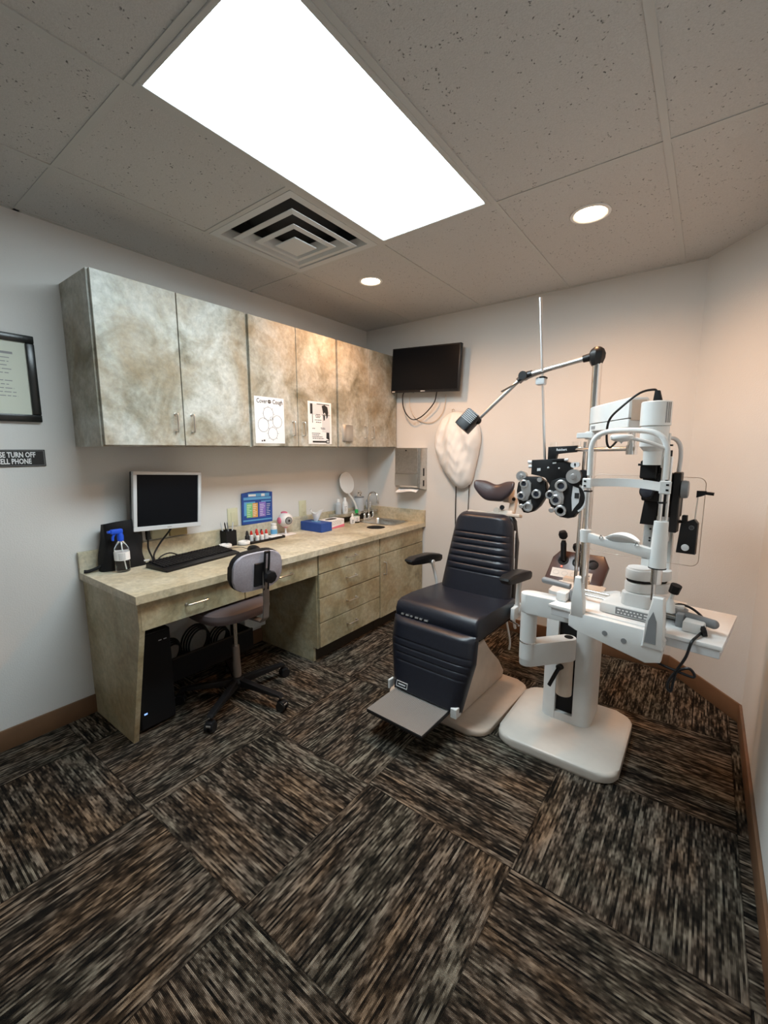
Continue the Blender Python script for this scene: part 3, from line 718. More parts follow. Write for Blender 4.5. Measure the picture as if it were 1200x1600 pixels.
build(MB().lathe([(.0145, TZ+.160), (.0155, TZ+.185), (.011, TZ+.20)], (sx_, sy_, 0)), 'collar', 'bluep', t)
mb = MB().box(sx_-.012, sx_+.012, sy_-.045, sy_+.012, TZ+.198, TZ+.222, .006, 2)
mb.box(sx_-.008, sx_+.008, sy_-.058, sy_-.043, TZ+.205, TZ+.217, .002, 1)
mb.tube([(sx_, sy_-.022, TZ+.200), (sx_, sy_-.034, TZ+.185), (sx_, sy_-.036, TZ+.165)], .006, 8)
build(mb, 'trigger_head', 'bluep', t)
build(MB().lathe([(.0356, TZ+.062), (.0356, TZ+.125-.022), (.0354, TZ+.104)], (sx_, sy_, 0)), 'label_band', 'paper', t)
mb = MB(); random.seed(5)
for k in range(5):
    a0 = -.7+.0*k
    for q in range(4):
        a = a0+q*.22; mb.box(-.0002, .0002, -.003, .003, 0, .0018, X=Matrix.Translation((sx_+.0359*math.cos(a), sy_+.0359*math.sin(a), TZ+.068+.007*k)) @ Matrix.Rotation(a, 4, 'Z'))
build(mb, 'label_writing', 'ink', t)
build(MB().tube([(sx_, sy_, TZ+.16), (sx_+.003, sy_+.004, TZ+.08), (sx_+.005, sy_+.010, TZ+.01)], .0025, 6), 'dip_tube', 'paper', t)

# pencil cup
t = thing('pencil_cup', 'black mesh pencil cup with pens against the backsplash', 'pen holder', (.07, -1.53, TZ))
mb = MB()
for (p, q, r_, s_) in ((.035, .037, -1.565, -1.49), (.100, .102, -1.565, -1.49), (.037, .1, -1.565, -1.563), (.037, .1, -1.492, -1.49)): mb.box(p, q, r_, s_, TZ, TZ+.10)
mb.box(.035, .102, -1.565, -1.49, TZ, TZ+.003)
build(mb, 'cup', 'blackm', t)
for (a, b_, m_) in (((.05, -1.54), (.04, -1.56), 'silver'), ((.07, -1.53), (.06, -1.545), 'black'), ((.08, -1.52), (.09, -1.505), 'silver'), ((.06, -1.515), (.065, -1.53), 'greyp')):
    mb = MB().cyl((a[0], a[1], TZ+.004), (b_[0], b_[1], TZ+.145), .0042, n=10); mb.cyl((b_[0], b_[1], TZ+.145), (b_[0], b_[1]-.0005, TZ+.155), .0042, .001, n=10)
    tag_ = build(mb, 'pen', m_); tag_['label'] = {'silver': 'silver pen leaning in the mesh pencil cup', 'black': 'black pen standing in the mesh pencil cup', 'greyp': 'grey pen standing in the mesh pencil cup'}[m_]; tag_['category'] = 'pen'; tag_['group'] = 'pens in the pencil cup'
for (x, y, lb) in ((.115, -1.585, 'round white dish in front of the black pencil cup'), (.128, -1.455, 'round white dish left of the black bottle tray')):
    t = thing('round_dish', lb, 'dish', (x, y, TZ), group='round white dishes')
    build(MB().lathe([(0, TZ), (.036, TZ), (.040, TZ+.006), (.040, TZ+.020), (.036, TZ+.024), (.024, TZ+.024), (.021, TZ+.015), (0, TZ+.014)], (x, y, 0), n=32), 'dish', 'pale', t)
    build(MB().lathe([(.0405, TZ+.004), (.041, TZ+.006), (.0405, TZ+.008)], (x, y, 0), n=32), 'rim_line', 'greyp', t)

# bottle tray
t = thing('bottle_tray', 'black tray holding small drop bottles', 'tray', (.11, -1.29, TZ))
mb = MB().box(.06, .165, -1.43, -1.14, TZ, TZ+.004); 
for (p, q, r_, s_) in ((.06, .064, -1.43, -1.14), (.161, .165, -1.43, -1.14), (.06, .165, -1.43, -1.426), (.06, .165, -1.144, -1.14)): mb.box(p, q, r_, s_, TZ, TZ+.016)
build(mb, 'tray', 'black', t)
build(MB().box(.075, .15, -1.25, -1.15, TZ+.006, TZ+.018, .002, 1), 'divider', 'paper', t)
def dropper(x, y, cap, body, label, group, s=1.0):
    t = thing('drop_bottle', label, 'bottle', (x, y, TZ+.0045), group=group); z = TZ+.0045
    build(MB().lathe([(.0135*s, z), (.0135*s, z+.036*s), (.008*s, z+.042*s), (.006*s, z+.045*s)], (x, y, 0), n=18), 'bottle', body, t)
    build(MB().lathe([(.0095*s, z+.042*s), (.009*s, z+.052*s), (.005*s, z+.068*s), (0, z+.070*s)], (x, y, 0), n=18), 'cap', cap, t)
g_ = 'red-capped white drop bottles'
dropper(.085, -1.365, 'red', 'pale', 'back-row leftmost white drop bottle with red cap', g_)
dropper(.090, -1.325, 'red', 'pale', 'back-row middle white drop bottle with red cap', g_, 1.1)
dropper(.130, -1.350, 'red', 'pale', 'front-row left white drop bottle with red cap', g_)
dropper(.130, -1.312, 'red', 'pale', 'front-row middle white drop bottle with red cap', g_)
dropper(.125, -1.272, 'red', 'pale', 'white drop bottle with red cap nearest the pill bottle', g_)
dropper(.090, -1.285, 'ink', 'pale', 'white drop bottle with dark cap behind the red-capped ones', 'dark-capped drop bottles')
dropper(.095, -1.405, 'ink', 'ink', 'small dark drop bottle at the left end of the tray', 'dark-capped drop bottles', 1.1)
x, y, z = .105, -1.19, TZ+.0185
t = thing('pill_bottle', 'white pill bottle with blue label standing on the tray end', 'bottle', (x, y, z))
build(MB().lathe([(.022, z), (.023, z+.003), (.023, z+.060), (.018, z+.066)], (x, y, 0)), 'bottle', 'pale', t)
build(MB().lathe([(.0235, z+.010), (.0235, z+.042), (.023, z+.043)], (x, y, 0)), 'label_band', 'skyb', t)
build(MB().lathe([(.019, z+.064), (.020, z+.066), (.020, z+.082), (.018, z+.084), (0, z+.084)], (x, y, 0)), 'cap', 'pale', t)

# blue chart
t = thing('wall_chart', 'blue printed chart card propped on the backsplash', 'chart', (.02, -1.26, .876))
X_ = Matrix.Translation((.016, -1.2585, .8765)) @ Matrix.Rotation(math.radians(-2), 4, 'X')
poly = [(-.127, 0), (.127, 0), (.127, .218), (.06, .226), (0, .227), (-.06, .224), (-.127, .214)]
build(MB(X_).prism(poly, -.004, .004, 'x'), 'card', 'blue', t)
mb = MB(X_).box(.004, .0046, -.115, .115, .168, .186); mb.box(.004, .0046, -.112, -.02, .06, .155); mb.box(.004, .0046, .03, .115, .15, .158); mb.box(.004, .0046, -.12, .12, .02, .03)
mb.box(.004, .0046, -.08, .10, .19, .212)
build(mb, 'pale_bands', 'skyb', t)
build(MB(X_).box(.0046, .0052, -.092, -.045, .045, .145), 'green_panel', 'green', t)
build(MB(X_).box(.0046, .0052, -.043, .0, .045, .145), 'orange_panel', 'orange', t)
build(MB(X_).box(.0046, .0052, .012, .068, .045, .150), 'violet_panel', 'purple', t)
mb = MB(X_); random.seed(9)
for (a0_, a1_) in ((-.088, -.050), (-.039, -.004), (.018, .062), (.075, .112)):
    for k in range(7): mb.box(.0052, .0055, a0_, a0_+(a1_-a0_)*random.uniform(.5, 1), .055+k*.0125, .058+k*.0125)
mb.box(.0046, .0050, -.075, -.015, .192, .206); mb.box(.0046, .0050, .03, .06, .190, .208)
build(mb, 'print_lines', 'paper', t)

# eye model
ex, ey = .095, -1.075
t = thing('eye_model', 'large plastic eyeball model on a white square stand', 'eye model', (ex, ey, TZ))
build(MB().box(ex-.05, ex+.05, ey-.06, ey+.06, TZ, TZ+.010, .003, 2), 'stand_base', 'eyew', t)
build(MB().lathe([(.009, TZ+.01), (.007, TZ+.03), (.008, TZ+.06)], (ex, ey, 0)), 'post', 'eyew', t)
ez = TZ+.060+.052
eb = build(MB().sph((ex, ey, ez), .054, 36, 24), 'eyeball', 'eyew', t)
dv = Vector((.80, -.10, -.05)).normalized(); dv = Vector((.93, -.36, -.02)).normalized() if False else Vector((.98, -.19, -.02)).normalized()
C_ = Vector((ex, ey, ez))
build(MB().lathe([(.026, .0475), (.025, .052), (.018, .0545), (0, .0555)], C_, axis=dv), 'iris', 'greyp', eb)
build(MB().lathe([(.0275, .0465), (.0275, .051), (.024, .052)], C_, axis=dv), 'iris_ring', 'ink', eb)
build(MB().lathe([(.009, .054), (.008, .0565), (0, .057)], C_, axis=dv), 'pupil', 'ink', eb)
mb = MB().sph((ex-.005, ey-.052, ez), (.022, .010, .024)); mb.sph((ex-.01, ey, ez+.050), (.030, .020, .012)); mb.sph((ex, ey, ez-.050), (.020, .020, .008))
build(mb, 'muscle', 'red' if False else 'pink', t)

# tissue boxes
t = thing('tissue_box', 'blue tissue box with a white tissue sticking out', 'tissue box', (.145, -.81, TZ))
build(MB().box(.030, .255, -.870, -.755, TZ, TZ+.068, .002, 1), 'box', 'bluep' if False else 'blue', t)
build(MB().prism([(.14+.05*math.cos(a*PI/8), -.812+.022*math.sin(a*PI/8)) for a in range(16)], TZ+.068, TZ+.0688), 'opening', 'skyb', t)
def tis(u, v):
    a = 2*PI*u; s = v
    fl = 1+.35*math.sin(a*3)*s; r_ = (.012+.040*s**.8)*fl*(1-.35*max(0, s-.8)/.2*0)
    return (.14+r_*math.cos(a)*1.15, -.812+r_*math.sin(a)*.55, TZ+.069+.095*s*(1+.22*math.sin(a*2+.5))*(1-.15*s))
mb = MB().surf(tis, 48, 10); build(mb, 'tissue', 'paper', t, smooth=120)
t = thing('glove_box', 'white and pink carton beside the blue tissue box', 'carton', (.15, -.66, TZ))
build(MB().box(.090, .205, -.748, -.560, TZ, TZ+.066, .002, 1), 'box', 'paper', t)
mb = MB().prism([(-.748, TZ+.001), (-.560, TZ+.001), (-.560, TZ+.024), (-.65, TZ+.016), (-.748, TZ+.006)], .2052, .2058, 'x'); mb.box(.10, .204, -.7488, -.7482, TZ+.002, TZ+.035)
build(mb, 'pink_band', 'pink', t)
mb = MB(); random.seed(2)
for k in range(4):
    y = -.735
    while y < -.59: l = random.uniform(.01, .03); mb.box(.2052, .2056, y, y+l, TZ+.030+.009*k, TZ+.032+.009*k); y += l+.008
build(mb, 'print', 'inkg', t)
build(MB().prism([(.147+.03*math.cos(a*PI/8), -.655+.06*math.sin(a*PI/8)) for a in range(16)], TZ+.066, TZ+.0668), 'opening', 'ink', t)

def bottle(name, label, x, y, z, r_, h, body, cap, capr, caph, band=None, tip=False):
    t = thing(name, label, 'bottle', (x, y, z))
    build(MB().lathe([(r_*.92, z), (r_, z+.004), (r_, z+h*.78), (r_*.55, z+h*.94), (capr*.9, z+h)], (x, y, 0), n=24), 'bottle', body, t)
    p = [(capr, z+h-.002), (capr, z+h+caph*.6), (capr*(.3 if tip else .9), z+h+caph), (0, z+h+caph)]
    build(MB().lathe(p, (x, y, 0), n=20), 'cap', cap, t)
    if band:
        build(MB().lathe([(r_+.0006, z+h*.15), (r_+.0006, z+h*.65), (r_+.0003, z+h*.66)], (x, y, 0), n=24), 'label_band', band, t)
        mb = MB(); random.seed(int(x*1000))
        for k in range(4): mb.box(-.0002, .0002, -r_*.5, r_*random.uniform(.1, .5), 0, .0025, X=Matrix.Translation((x+(r_+.001)*.86, y-(r_+.001)*.5, z+h*(.22+.1*k))) @ Matrix.Rotation(-.53, 4, 'Z'))
        build(mb, 'label_writing', 'ink', t)
    return t
bottle('squeeze_bottle', 'small white squeeze bottle on the worktop beside the sink', .175, -.425, TZ, .021, .062, 'pale', 'pale', .009, .026, 'paper', True)
bottle('soap_bottle', 'clear soap bottle with green cap beside the sink', .166, -.360, TZ, .026, .085, 'clearg', 'greencap', .015, .028, 'pale')
SZ = .8505
bottle('lotion_bottle', 'translucent grey bottle at the left end of the counter shelf', .06, -.47, SZ, .026, .105, 'jar', 'pale', .013, .022)
bottle('contact_solution_bottle', 'tall white bottle on the counter shelf in front of the hand mirror', .085, -.415, SZ, .024, .115, 'pale', 'pale', .012, .022, 'paper')
bottle('hand_gel_bottle', 'clear bottle with dark printed label behind the faucet', .06, -.065, SZ, .022, .10, 'jar', 'pale', .010, .02, 'paper')
t = thing('soap_jar', 'frosted grey jar with a cow-patterned pump top on the counter shelf', 'jar', (.066, -.185, SZ))
build(MB().lathe([(.040, SZ), (.042, SZ+.004), (.042, SZ+.118), (.040, SZ+.122), (0, SZ+.122)], (.067, -.205, 0), n=32), 'jar', 'jar', t)
build(MB().lathe([(.0425, SZ+.117), (.0435, SZ+.120), (.0425, SZ+.126), (.02, SZ+.128)], (.067, -.205, 0), n=32), 'lid', 'greyp', t)
mb = MB().lathe([(.020, SZ+.127), (.016, SZ+.150), (.017, SZ+.165), (.010, SZ+.18), (0, SZ+.182)], (.067, -.205, 0)); mb.tube([(.067, -.205, SZ+.168), (.095, -.218, SZ+.172), (.106, -.222, SZ+.165)], .007, 8)
build(mb, 'pump_head', 'cream', t)
mb = MB()
for (a, dz) in ((-.3, .14), (.6, .155), (-1.2, .16), (-.2, .168)): mb.sph((.067+.0155*math.cos(a), -.205+.0155*math.sin(a), SZ+dz), (.005, .006, .006), 10, 8)
build(mb, 'dark_patch', 'ink', t)
# hand mirror leaning on the wall
t = thing('hand_mirror', 'round hand mirror with white rim leaning on the wall above the shelf', 'mirror', (.05, -.33, SZ))
c_ = Vector((.048, -.345, SZ+.255)); nrm = Vector((.98, .06, .18)).normalized()
yax = (Vector((0, 0, 1))-nrm*nrm.z).normalized(); xax = yax.cross(nrm)
X_ = frame(c_, xax, yax)
build(MB(X_).lathe([(.086, -.006), (.095, -.003), (.095, .003), (.089, .006), (.086, .004)], (0, 0, 0), n=40), 'rim', 'pale', t)
build(MB(X_).lathe([(.087, -.004), (.087, .0035), (0, .0035)], (0, 0, 0), n=40), 'glass', 'mirror', t)
# handle goes down to the shelf
hp = X_ @ Vector((.0, -.093, 0)); 
build(MB().tube([hp, Vector((.075, -.285, SZ+.09)), Vector((.088, -.262, SZ+.014))], .009, 10, 4), 'handle', 'pale', t)

# ------------------------------------------------------------------ under the desk
t = thing('computer_tower', 'black computer tower on the carpet under the desk', 'computer', (.2, -2.19, 0))
build(MB().box(.03, .40, -2.285, -2.105, 0.012, .50, .008, 2), 'case', 'black', t)
build(MB().box(.40, .408, -2.28, -2.11, .02, .495, .004, 1), 'front_panel', 'blackm', t)
mb = MB().box(.408, .409, -2.145, -2.13, .448, .452); mb.box(.408, .409, -2.17, -2.155, .448, .452); build(mb, 'port', 'silver', t)
build(MB().box(.408, .4095, -2.265, -2.250, .095, .103), 'power_light', 'bled', t)
for yy in (-2.26, -2.13):
    for xx in (.06, .36): build(MB().cyl((xx, yy, 0), (xx, yy, .012), .014), 'foot', 'blackm', t)
t = thing('cable_shelf', 'dark shelf box under the desk with coiled cables in it', 'shelf', (.15, -1.79, .10))
mb = MB().box(.014, .24, -2.09, -1.50, .105, .12); mb.box(.225, .24, -2.09, -1.50, .12, .235); mb.box(.014, .225, -1.515, -1.50, .12, .235); mb.box(.014, .225, -2.09, -2.075, .12, .235)
build(mb, 'box', 'blackm', t)
build(MB().box(.226, .242, -2.09, -1.50, .235, .240), 'rim', 'kick', t)
for (y, r_, lb) in ((-1.985, .072, 'standing coil of black cable nearest the computer tower'), (-1.82, .085, 'larger coil of black cable in the middle of the shelf'), (-1.665, .062, 'small coil of black cable farthest from the computer tower')):
    mb = MB()
    for k in range(4): mb.tube([(.10+.018*k+.02*math.sin(a*PI/6), y+(r_-.006*k)*math.cos(a*PI/6), .130+r_*1.25+(r_-.004*k)*1.25*math.sin(a*PI/6)) for a in range(12)], .006, 7, 3, closed=True)
    o = build(mb, 'cable_coil', 'black'); o['label'] = lb; o['category'] = 'cable'; o['group'] = 'cable coils under the desk'
t = thing('wall_box', 'white box mounted on the wall under the desk', 'wall box', (.06, -1.37, .16))
build(MB().box(.014, .10, -1.46, -1.29, .16, .40, .004, 1), 'box', 'white', t)

# ------------------------------------------------------------------ office chair
ccx, ccy = .50, -1.80
t = thing('office_chair', 'small grey office chair rolled half under the desk', 'office chair', (ccx, ccy, 0))
seat = MB()
def st(u, v):
    a = 2*PI*u; e = lambda q: math.copysign(abs(q)**.65, q); rr = (1, 1, .97, .55, 0)[0]
    prof = [(0, .0), (.75, .0), (.97, .012), (1.0, .035), (.97, .058), (.85, .068), (0, .072)]
    f_ = v*(len(prof)-1); i = min(int(f_), len(prof)-2); f_ -= i; r_ = prof[i][0]*(1-f_)+prof[i+1][0]*f_; z = prof[i][1]*(1-f_)+prof[i+1][1]*f_
    return (ccx+.035+.185*e(math.cos(a))*r_, ccy-.05+.19*e(math.sin(a))*r_, .522+z*.95)
seat.surf(st, 48, 18); build(seat, 'seat', 'seatf', t, smooth=50)
X_ = Matrix.Translation((.80, -1.858, .805)) @ Matrix.Rotation(math.radians(-6), 4, 'Z') @ Matrix.Rotation(math.radians(8), 4, 'Y') 
def back(mb, d0, d1, s=1.0, bev=.008):
    poly = [(.155*s*math.copysign(abs(math.cos(a*PI/20))**.55, math.cos(a*PI/20)), .112*s*math.copysign(abs(math.sin(a*PI/20))**.62, math.sin(a*PI/20))) for a in range(40)]
    mb.prism(poly, d0, d1, 'x', bev=bev, seg=3)
mb = MB(X_); back(mb, -.035, .002, .87, .012); build(mb, 'back_cushion', 'blackm', t)
mb = MB(X_); back(mb, .0, .018, .855, .006); build(mb, 'backrest', 'fabric', t)
SB = Matrix.Translation((0, -.026, 0))
mb = MB(X_).box(.018, .026, .0, .052, -.075, .045, .002, 1, X=SB); build(mb, 'bracket', 'black', t)
mb = MB(X_); mb.box(.026, .036, .045, .054, -.10, .100, .002, 1, X=SB); mb.box(.026, .036, .068, .077, -.10, .100, .002, 1, X=SB); mb.box(.026, .036, .045, .077, .090, .104, .003, 1, X=SB)
build(mb, 'height_slider', 'black', t)
mb = MB(X_); mb.lathe([(.012, 0), (.012, .018), (.030, .020), (.033, .030), (.030, .046), (0, .050)], (.032, .035, -.02), axis=(1, 0, 0), n=8); build(mb, 'knob', 'black', t)
e_ = X_ @ Vector((.031, .035, -.08)); 
def strip(mb, pts, w_, th):
    for a, b_ in zip(pts[:-1], pts[1:]):
        a = Vector(a); b_ = Vector(b_); d = (b_-a); L = d.length; q = d.normalized(); y = Vector((0, 1, 0)); x = y.cross(q).normalized(); y = q.cross(x)
        X = Matrix.Identity(4)
        for i in range(3): X[i][0] = x[i]; X[i][1] = y[i]; X[i][2] = q[i]
        X.translation = a; mb.box(-th/2, th/2, -w_/2, w_/2, -.002, L+.002, .002, 1, X=X)
mb = MB(); strip(mb, [e_+Vector((0, 0, .09)), e_, (.80, -1.81, .62), (.79, -1.81, .545), (.765, -1.81, .52), (.60, -1.81, .512), (.50, -1.81, .512)], .036, .009)
build(mb, 'back_bar', 'dust', t)
mb = MB().cyl((ccx, ccy, .30), (ccx, ccy, .51), .012, n=20); build(mb, 'gas_lift', 'chrome', t)
mb = MB().cyl((ccx, ccy, .10), (ccx, ccy, .31), .023, .019, n=20); build(mb, 'column', 'dust', t)
build(MB().box(ccx-.08, ccx+.08, ccy-.06, ccy+.06, .505, .523, .003, 1), 'seat_plate', 'black', t)
hub = build(MB().lathe([(.035, .07), (.04, .10), (.03, .125), (.02, .13)], (ccx, ccy, 0)), 'hub', 'black', t)
for k in range(5):
    a = math.radians(12+72*k); ca, sa = math.cos(a), math.sin(a); R_ = .295
    mb = MB(); X = Matrix.Translation((ccx, ccy, 0)) @ Matrix.Rotation(a, 4, 'Z')
    mb.prism([(.02, .075), (.02, .118), (.30, .090), (.31, .075)], -.017, .017, 'y', bev=.003, X=X)
    leg = build(mb, 'leg', 'black', t)
    mb = MB(X); mb.cyl((R_, 0, .045), (R_, 0, .08), .006); 
    for s_ in (-1, 1): mb.cyl((R_+.012, s_*.006, .026), (R_+.012, s_*.022, .026), .026, n=20)
    mb.box(R_-.012, R_+.034, -.018, .018, .030, .056, .008, 2)
    build(mb, 'caster', 'black', leg)
    build(MB(X).box(R_+.022, R_+.0365, -.012, .012, .034, .046, .002, 1), 'caster_cap', 'alu', leg)

# ------------------------------------------------------------------ examination chair
CH = Matrix.Translation((1.475, -1.02, 0)) @ Matrix.Rotation(math.radians(-3), 4, 'Z')
t = thing('exam_chair', 'navy vinyl reclining eye examination chair with metal footrest', 'examination chair', (1.475, -1.02, 0), math.radians(-3))
# floor plate and housing
mb = MB(CH); X = Matrix.Identity(4)
b = MB(CH).prism(rrect(-.30, .315, -.30, .30, .08, 6), 0, .034, bev=.012, seg=3); build(b, 'floor_plate', 'cream', t, smooth=60)
mb = MB(CH).prism([(-.22, .034), (.27, .034), (.285, .075), (.20, .17), (.10, .26), (.02, .36), (-.20, .36), (-.225, .20)], -.12, .155, 'x', bev=.014, seg=3)
build(mb, 'base_housing', 'cream', t, smooth=40)
mb = MB(CH).box(-.13, .13, -.12, .14, .355, .44, .01, 2); mb.box(-.19, .19, -.20, .17, .425, .46, .004, 1); build(mb, 'seat_mechanism', 'blackm', t)
# seat cushion: side profile swept across, rounded edges
prof = [(.20, .462), (-.20, .455), (-.245, .463), (-.262, .49), (-.262, .53), (-.248, .562), (-.215, .578), (-.10, .574), (.05, .566), (.20, .562)]
mb = MB(CH).prism(prof, -.252, .245, 'x', bev=.018, seg=4); build(mb, 'seat_cushion', 'leather', t, smooth=60)
mb = MB(CH).box(-.235, .228, -.19, .20, .440, .464, .004, 1); build(mb, 'seat_pan', 'blackm', t)
# back cushion with channel quilting
tilt = math.radians(-13); BK = CH @ Matrix.Translation((.0, .175, .50)) @ Matrix.Rotation(tilt, 4, 'X')
def backfn(front):
    def fn(u, v):
        zz = -.01+.535*v
        top = max(0, (zz-.455)/.07); wd = (.222-.05*max(0, (zz-.02)/.5)**1.3)
        if top > 0: wd = wd-.055*(1-math.sqrt(max(0, 1-min(1, top)**2)))
        a = u*2-1; x = wd*math.copysign(abs(a)**.9, a); edge = (1-abs(a)**6)*(1-max(0, (v-.93)/.07)**2)*(1-max(0, (.05-v)/.05)**2)
        groove = 0
        for gz in (.175, .213, .251, .289, .327, .365, .40): groove += math.exp(-((zz-gz)/.0035)**2)
        ch = .0 if zz < .175 or zz > .40 else .004*abs(math.sin((zz-.175)/.038*PI))
        y = (-.045*edge-ch*edge+.007*min(groove, 1)*edge) if front else .035*min(1, edge+.2)
        return (x, y-.02 if front else y, zz)
    return fn
mb = MB(BK); nu, nv = 28, 120; mb.surf(backfn(True), nu, nv); o1 = len(mb.v); mb.surf(backfn(False), nu, nv); w_ = nu+1
F_ = []
for j in range(nv):
    F_.append((j*w_, (j+1)*w_, o1+(j+1)*w_, o1+j*w_)); F_.append((j*w_+nu, (j+1)*w_+nu, o1+(j+1)*w_+nu, o1+j*w_+nu))
for i in range(nu):
    F_.append((i, i+1, o1+i+1, o1+i)); F_.append((nv*w_+i, nv*w_+i+1, o1+nv*w_+i+1, o1+nv*w_+i))
mb.f += F_; mb.mi += [0]*len(F_)
build(mb, 'back_cushion', 'leather', t, smooth=50)
mb = MB(BK).prism([(-.20, .03), (.20, .03), (.225, .06), (.20, .38), (.175, .50), (.15, .53), (-.15, .53), (-.175, .50), (-.20, .38), (-.225, .06)], .02, .065, 'y', bev=.014, seg=2); build(mb, 'back_shell', 'black', t)
mb = MB(BK).box(.187, .197, .018, .045, .20, .42, .003, 2, X=Matrix.Rotation(math.radians(-6), 4, 'Y') @ Matrix.Translation((.035, 0, -.0))); build(mb, 'side_trim', 'silver', t)
mb = MB(BK).box(-.13, .20, .015, .060, .520, .538, .004, 2); build(mb, 'top_rail', 'cream', t)
# headrest
HR_ = BK @ Matrix.Translation((.045, -.0, .655)) @ Matrix.Rotation(math.radians(-6), 4, 'X')
def head(u, v):
    a = 2*PI*u; ph = PI*v; x = -math.cos(ph); rr = math.sin(ph)**.62
    lobe = .052+.014*math.cos(x*PI); cz = .012*x*x*2-.006
    cz += .016*abs(x)**1.5
    lobe = .050+.010*(1-math.cos(x*2*PI))/2
    e = lambda q: math.copysign(abs(q)**.8, q)
    return (.125*x, -.045*abs(x)**2+.030*e(math.cos(a))*rr, cz+lobe*e(math.sin(a))*rr)
mb = MB(HR_).surf(head, 32, 28); build(mb, 'headrest', 'hleather', t, smooth=180)
mb = MB(HR_).box(.035, .10, .028, .045, -.05, .03, .006, 2); mb.cyl((.09, .03, -.03), (.09, .075, -.03), .022); mb.box(.075, .115, .04, .075, -.11, -.02, .01, 2)
mb.box(.01, .11, .03, .075, -.135, -.095, .01, 2); mb.cyl((.01, .05, -.105), (.01, .028, -.105), .018)
build(mb, 'headrest_bracket', 'cream', t, smooth=40)
mb = MB(HR_).cyl((.045, .026, -.085), (.045, .02, -.085), .014); mb.cyl((.105, .03, -.03), (.105, .024, -.03), .010); build(mb, 'bracket_knob', 'blackm', t)
# arm rests
def arm(sx, xw, y0, y1, z0, z1):
    A = CH
    pr_ = [(y0, z0+.000), (y0+.03, z0-.026), (y0+.12, z0-.036), (y1-.02, z1-.034), (y1, z1-.024), (y1, z1+.004), (y1-.03, z1+.016), (y0+.20, z0+.014), (y0+.05, z0+.016), (y0+.006, z0+.010)]
    mb = MB(A).prism(pr_, xw-.028, xw+.028, 'x', bev=.009, seg=3); return mb
a_ = build(arm(-1, -.285, -.10, .235, .748, .725), 'armrest', 'black', t)
mb = MB(CH).tube([(-.275, .14, .70), (-.262, .165, .60), (-.258, .18, .52)], .010, 10); mb.cyl((-.262, .18, .52), (-.20, .18, .52), .022); mb.cyl((-.275, .12, .705), (-.25, .12, .705), .014); mb.box(-.27, -.25, .10, .20, .49, .535, .008, 2)
build(mb, 'arm_bracket', 'white', a_)
a_ = build(arm(1, .30, -.10, .21, .748, .725), 'armrest', 'black', t)
mb = MB(CH).tube([(.295, .12, .70), (.275, .15, .60), (.265, .17, .51)], .012, 10); mb.cyl((.20, .18, .51), (.285, .18, .51), .024); mb.box(.255, .28, .10, .22, .47, .54, .008, 2); mb.tube([(.27, .12, .49), (.262, .15, .43), (.255, .18, .40)], .008, 8)
build(mb, 'arm_bracket', 'white', a_)
build(MB(CH).tube([(.25, .12, .46), (.30, .09, .462), (.315, .08, .462)], .005, 8), 'recline_lever', 'chrome', t)
build(MB(CH).tube([(.20, .19, .42), (.215, .21, .30), (.21, .215, .245)], .006, 8), 'release_rod', 'white', t)
# leg rest
LG = CH @ Matrix.Translation((0, -.262, .50)) @ Matrix.Rotation(math.radians(-14), 4, 'X')
def leg(front):
    def fn(u, v):
        zz = -.375*v-.005; wd = .246-.050*max(0, (v-.35)/.65)**1.0
        a = u*2-1; x = wd*a+.018*v; e = (1-abs(a)**8)*(1-max(0, (.10-v)/.10)**2.2)*(1-max(0, (v-.95)/.05)**2)
        g = sum(math.exp(-((zz-gz)/.003)**2) for gz in (-.115, -.150, -.185, -.22))
        return (x, (-.040*e+.005*min(1, g)*e-.004) if front else .03, zz)
    return fn
mb = MB(LG); nu, nv = 26, 90; mb.surf(leg(True), nu, nv); o1 = len(mb.v); mb.surf(leg(False), nu, nv); w_ = nu+1; F_ = []
for j in range(nv):
    F_.append((j*w_, (j+1)*w_, o1+(j+1)*w_, o1+j*w_)); F_.append((j*w_+nu, (j+1)*w_+nu, o1+(j+1)*w_+nu, o1+j*w_+nu))
for i in range(nu):
    F_.append((i, i+1, o1+i+1, o1+i)); F_.append((nv*w_+i, nv*w_+i+1, o1+nv*w_+i+1, o1+nv*w_+i))
mb.f += F_; mb.mi += [0]*len(F_)
lg = build(mb, 'leg_rest', 'leather', t, smooth=50)
mb = MB(LG)
for (p, q, r_, s_) in ((-.140, -.070, -.328, -.325), (-.140, -.070, -.355, -.352), (-.140, -.137, -.355, -.325), (-.073, -.070, -.355, -.325)): mb.box(p, q, -.0475, -.044, r_, s_)
mb.box(-.127, -.083, -.047, -.044, -.343, -.337); build(mb, 'badge', 'silver', lg)
mb = MB(LG)
for k in range(6): mb.box(-.20+.03*k*1.0, -.185+.03*k+.006*(k % 2), -.012, -.004, .002, .010)
build(mb, 'staple', 'phor', lg)
# foot plate
mb = MB(CH); mb.box(-.203, -.190, -.385, -.345, .125, .175, .003, 1); mb.box(.182, .215, -.385, -.335, .118, .168, .003, 1)
build(mb, 'footrest_bracket', 'white', t)
FP = CH @ Matrix.Translation((.018, -.375, .145)) @ Matrix.Rotation(math.radians(2), 4, 'X')
mb = MB(FP).box(-.172, .158, -.235, .0, -.018, 0, .003, 1); fp = build(mb, 'foot_plate', 'black', t)
mb = MB(FP); zz = []
for k in range(34):
    y = -.232+k*.0068; mb.box(-.168, .154, y, y+.0042, .0, .0028)
build(mb, 'tread', 'tread', fp)
mb = MB(FP).cyl((-.178, .004, .002), (.17, .004, .002), .010, n=14); build(mb, 'hinge_rod', 'leather', t)

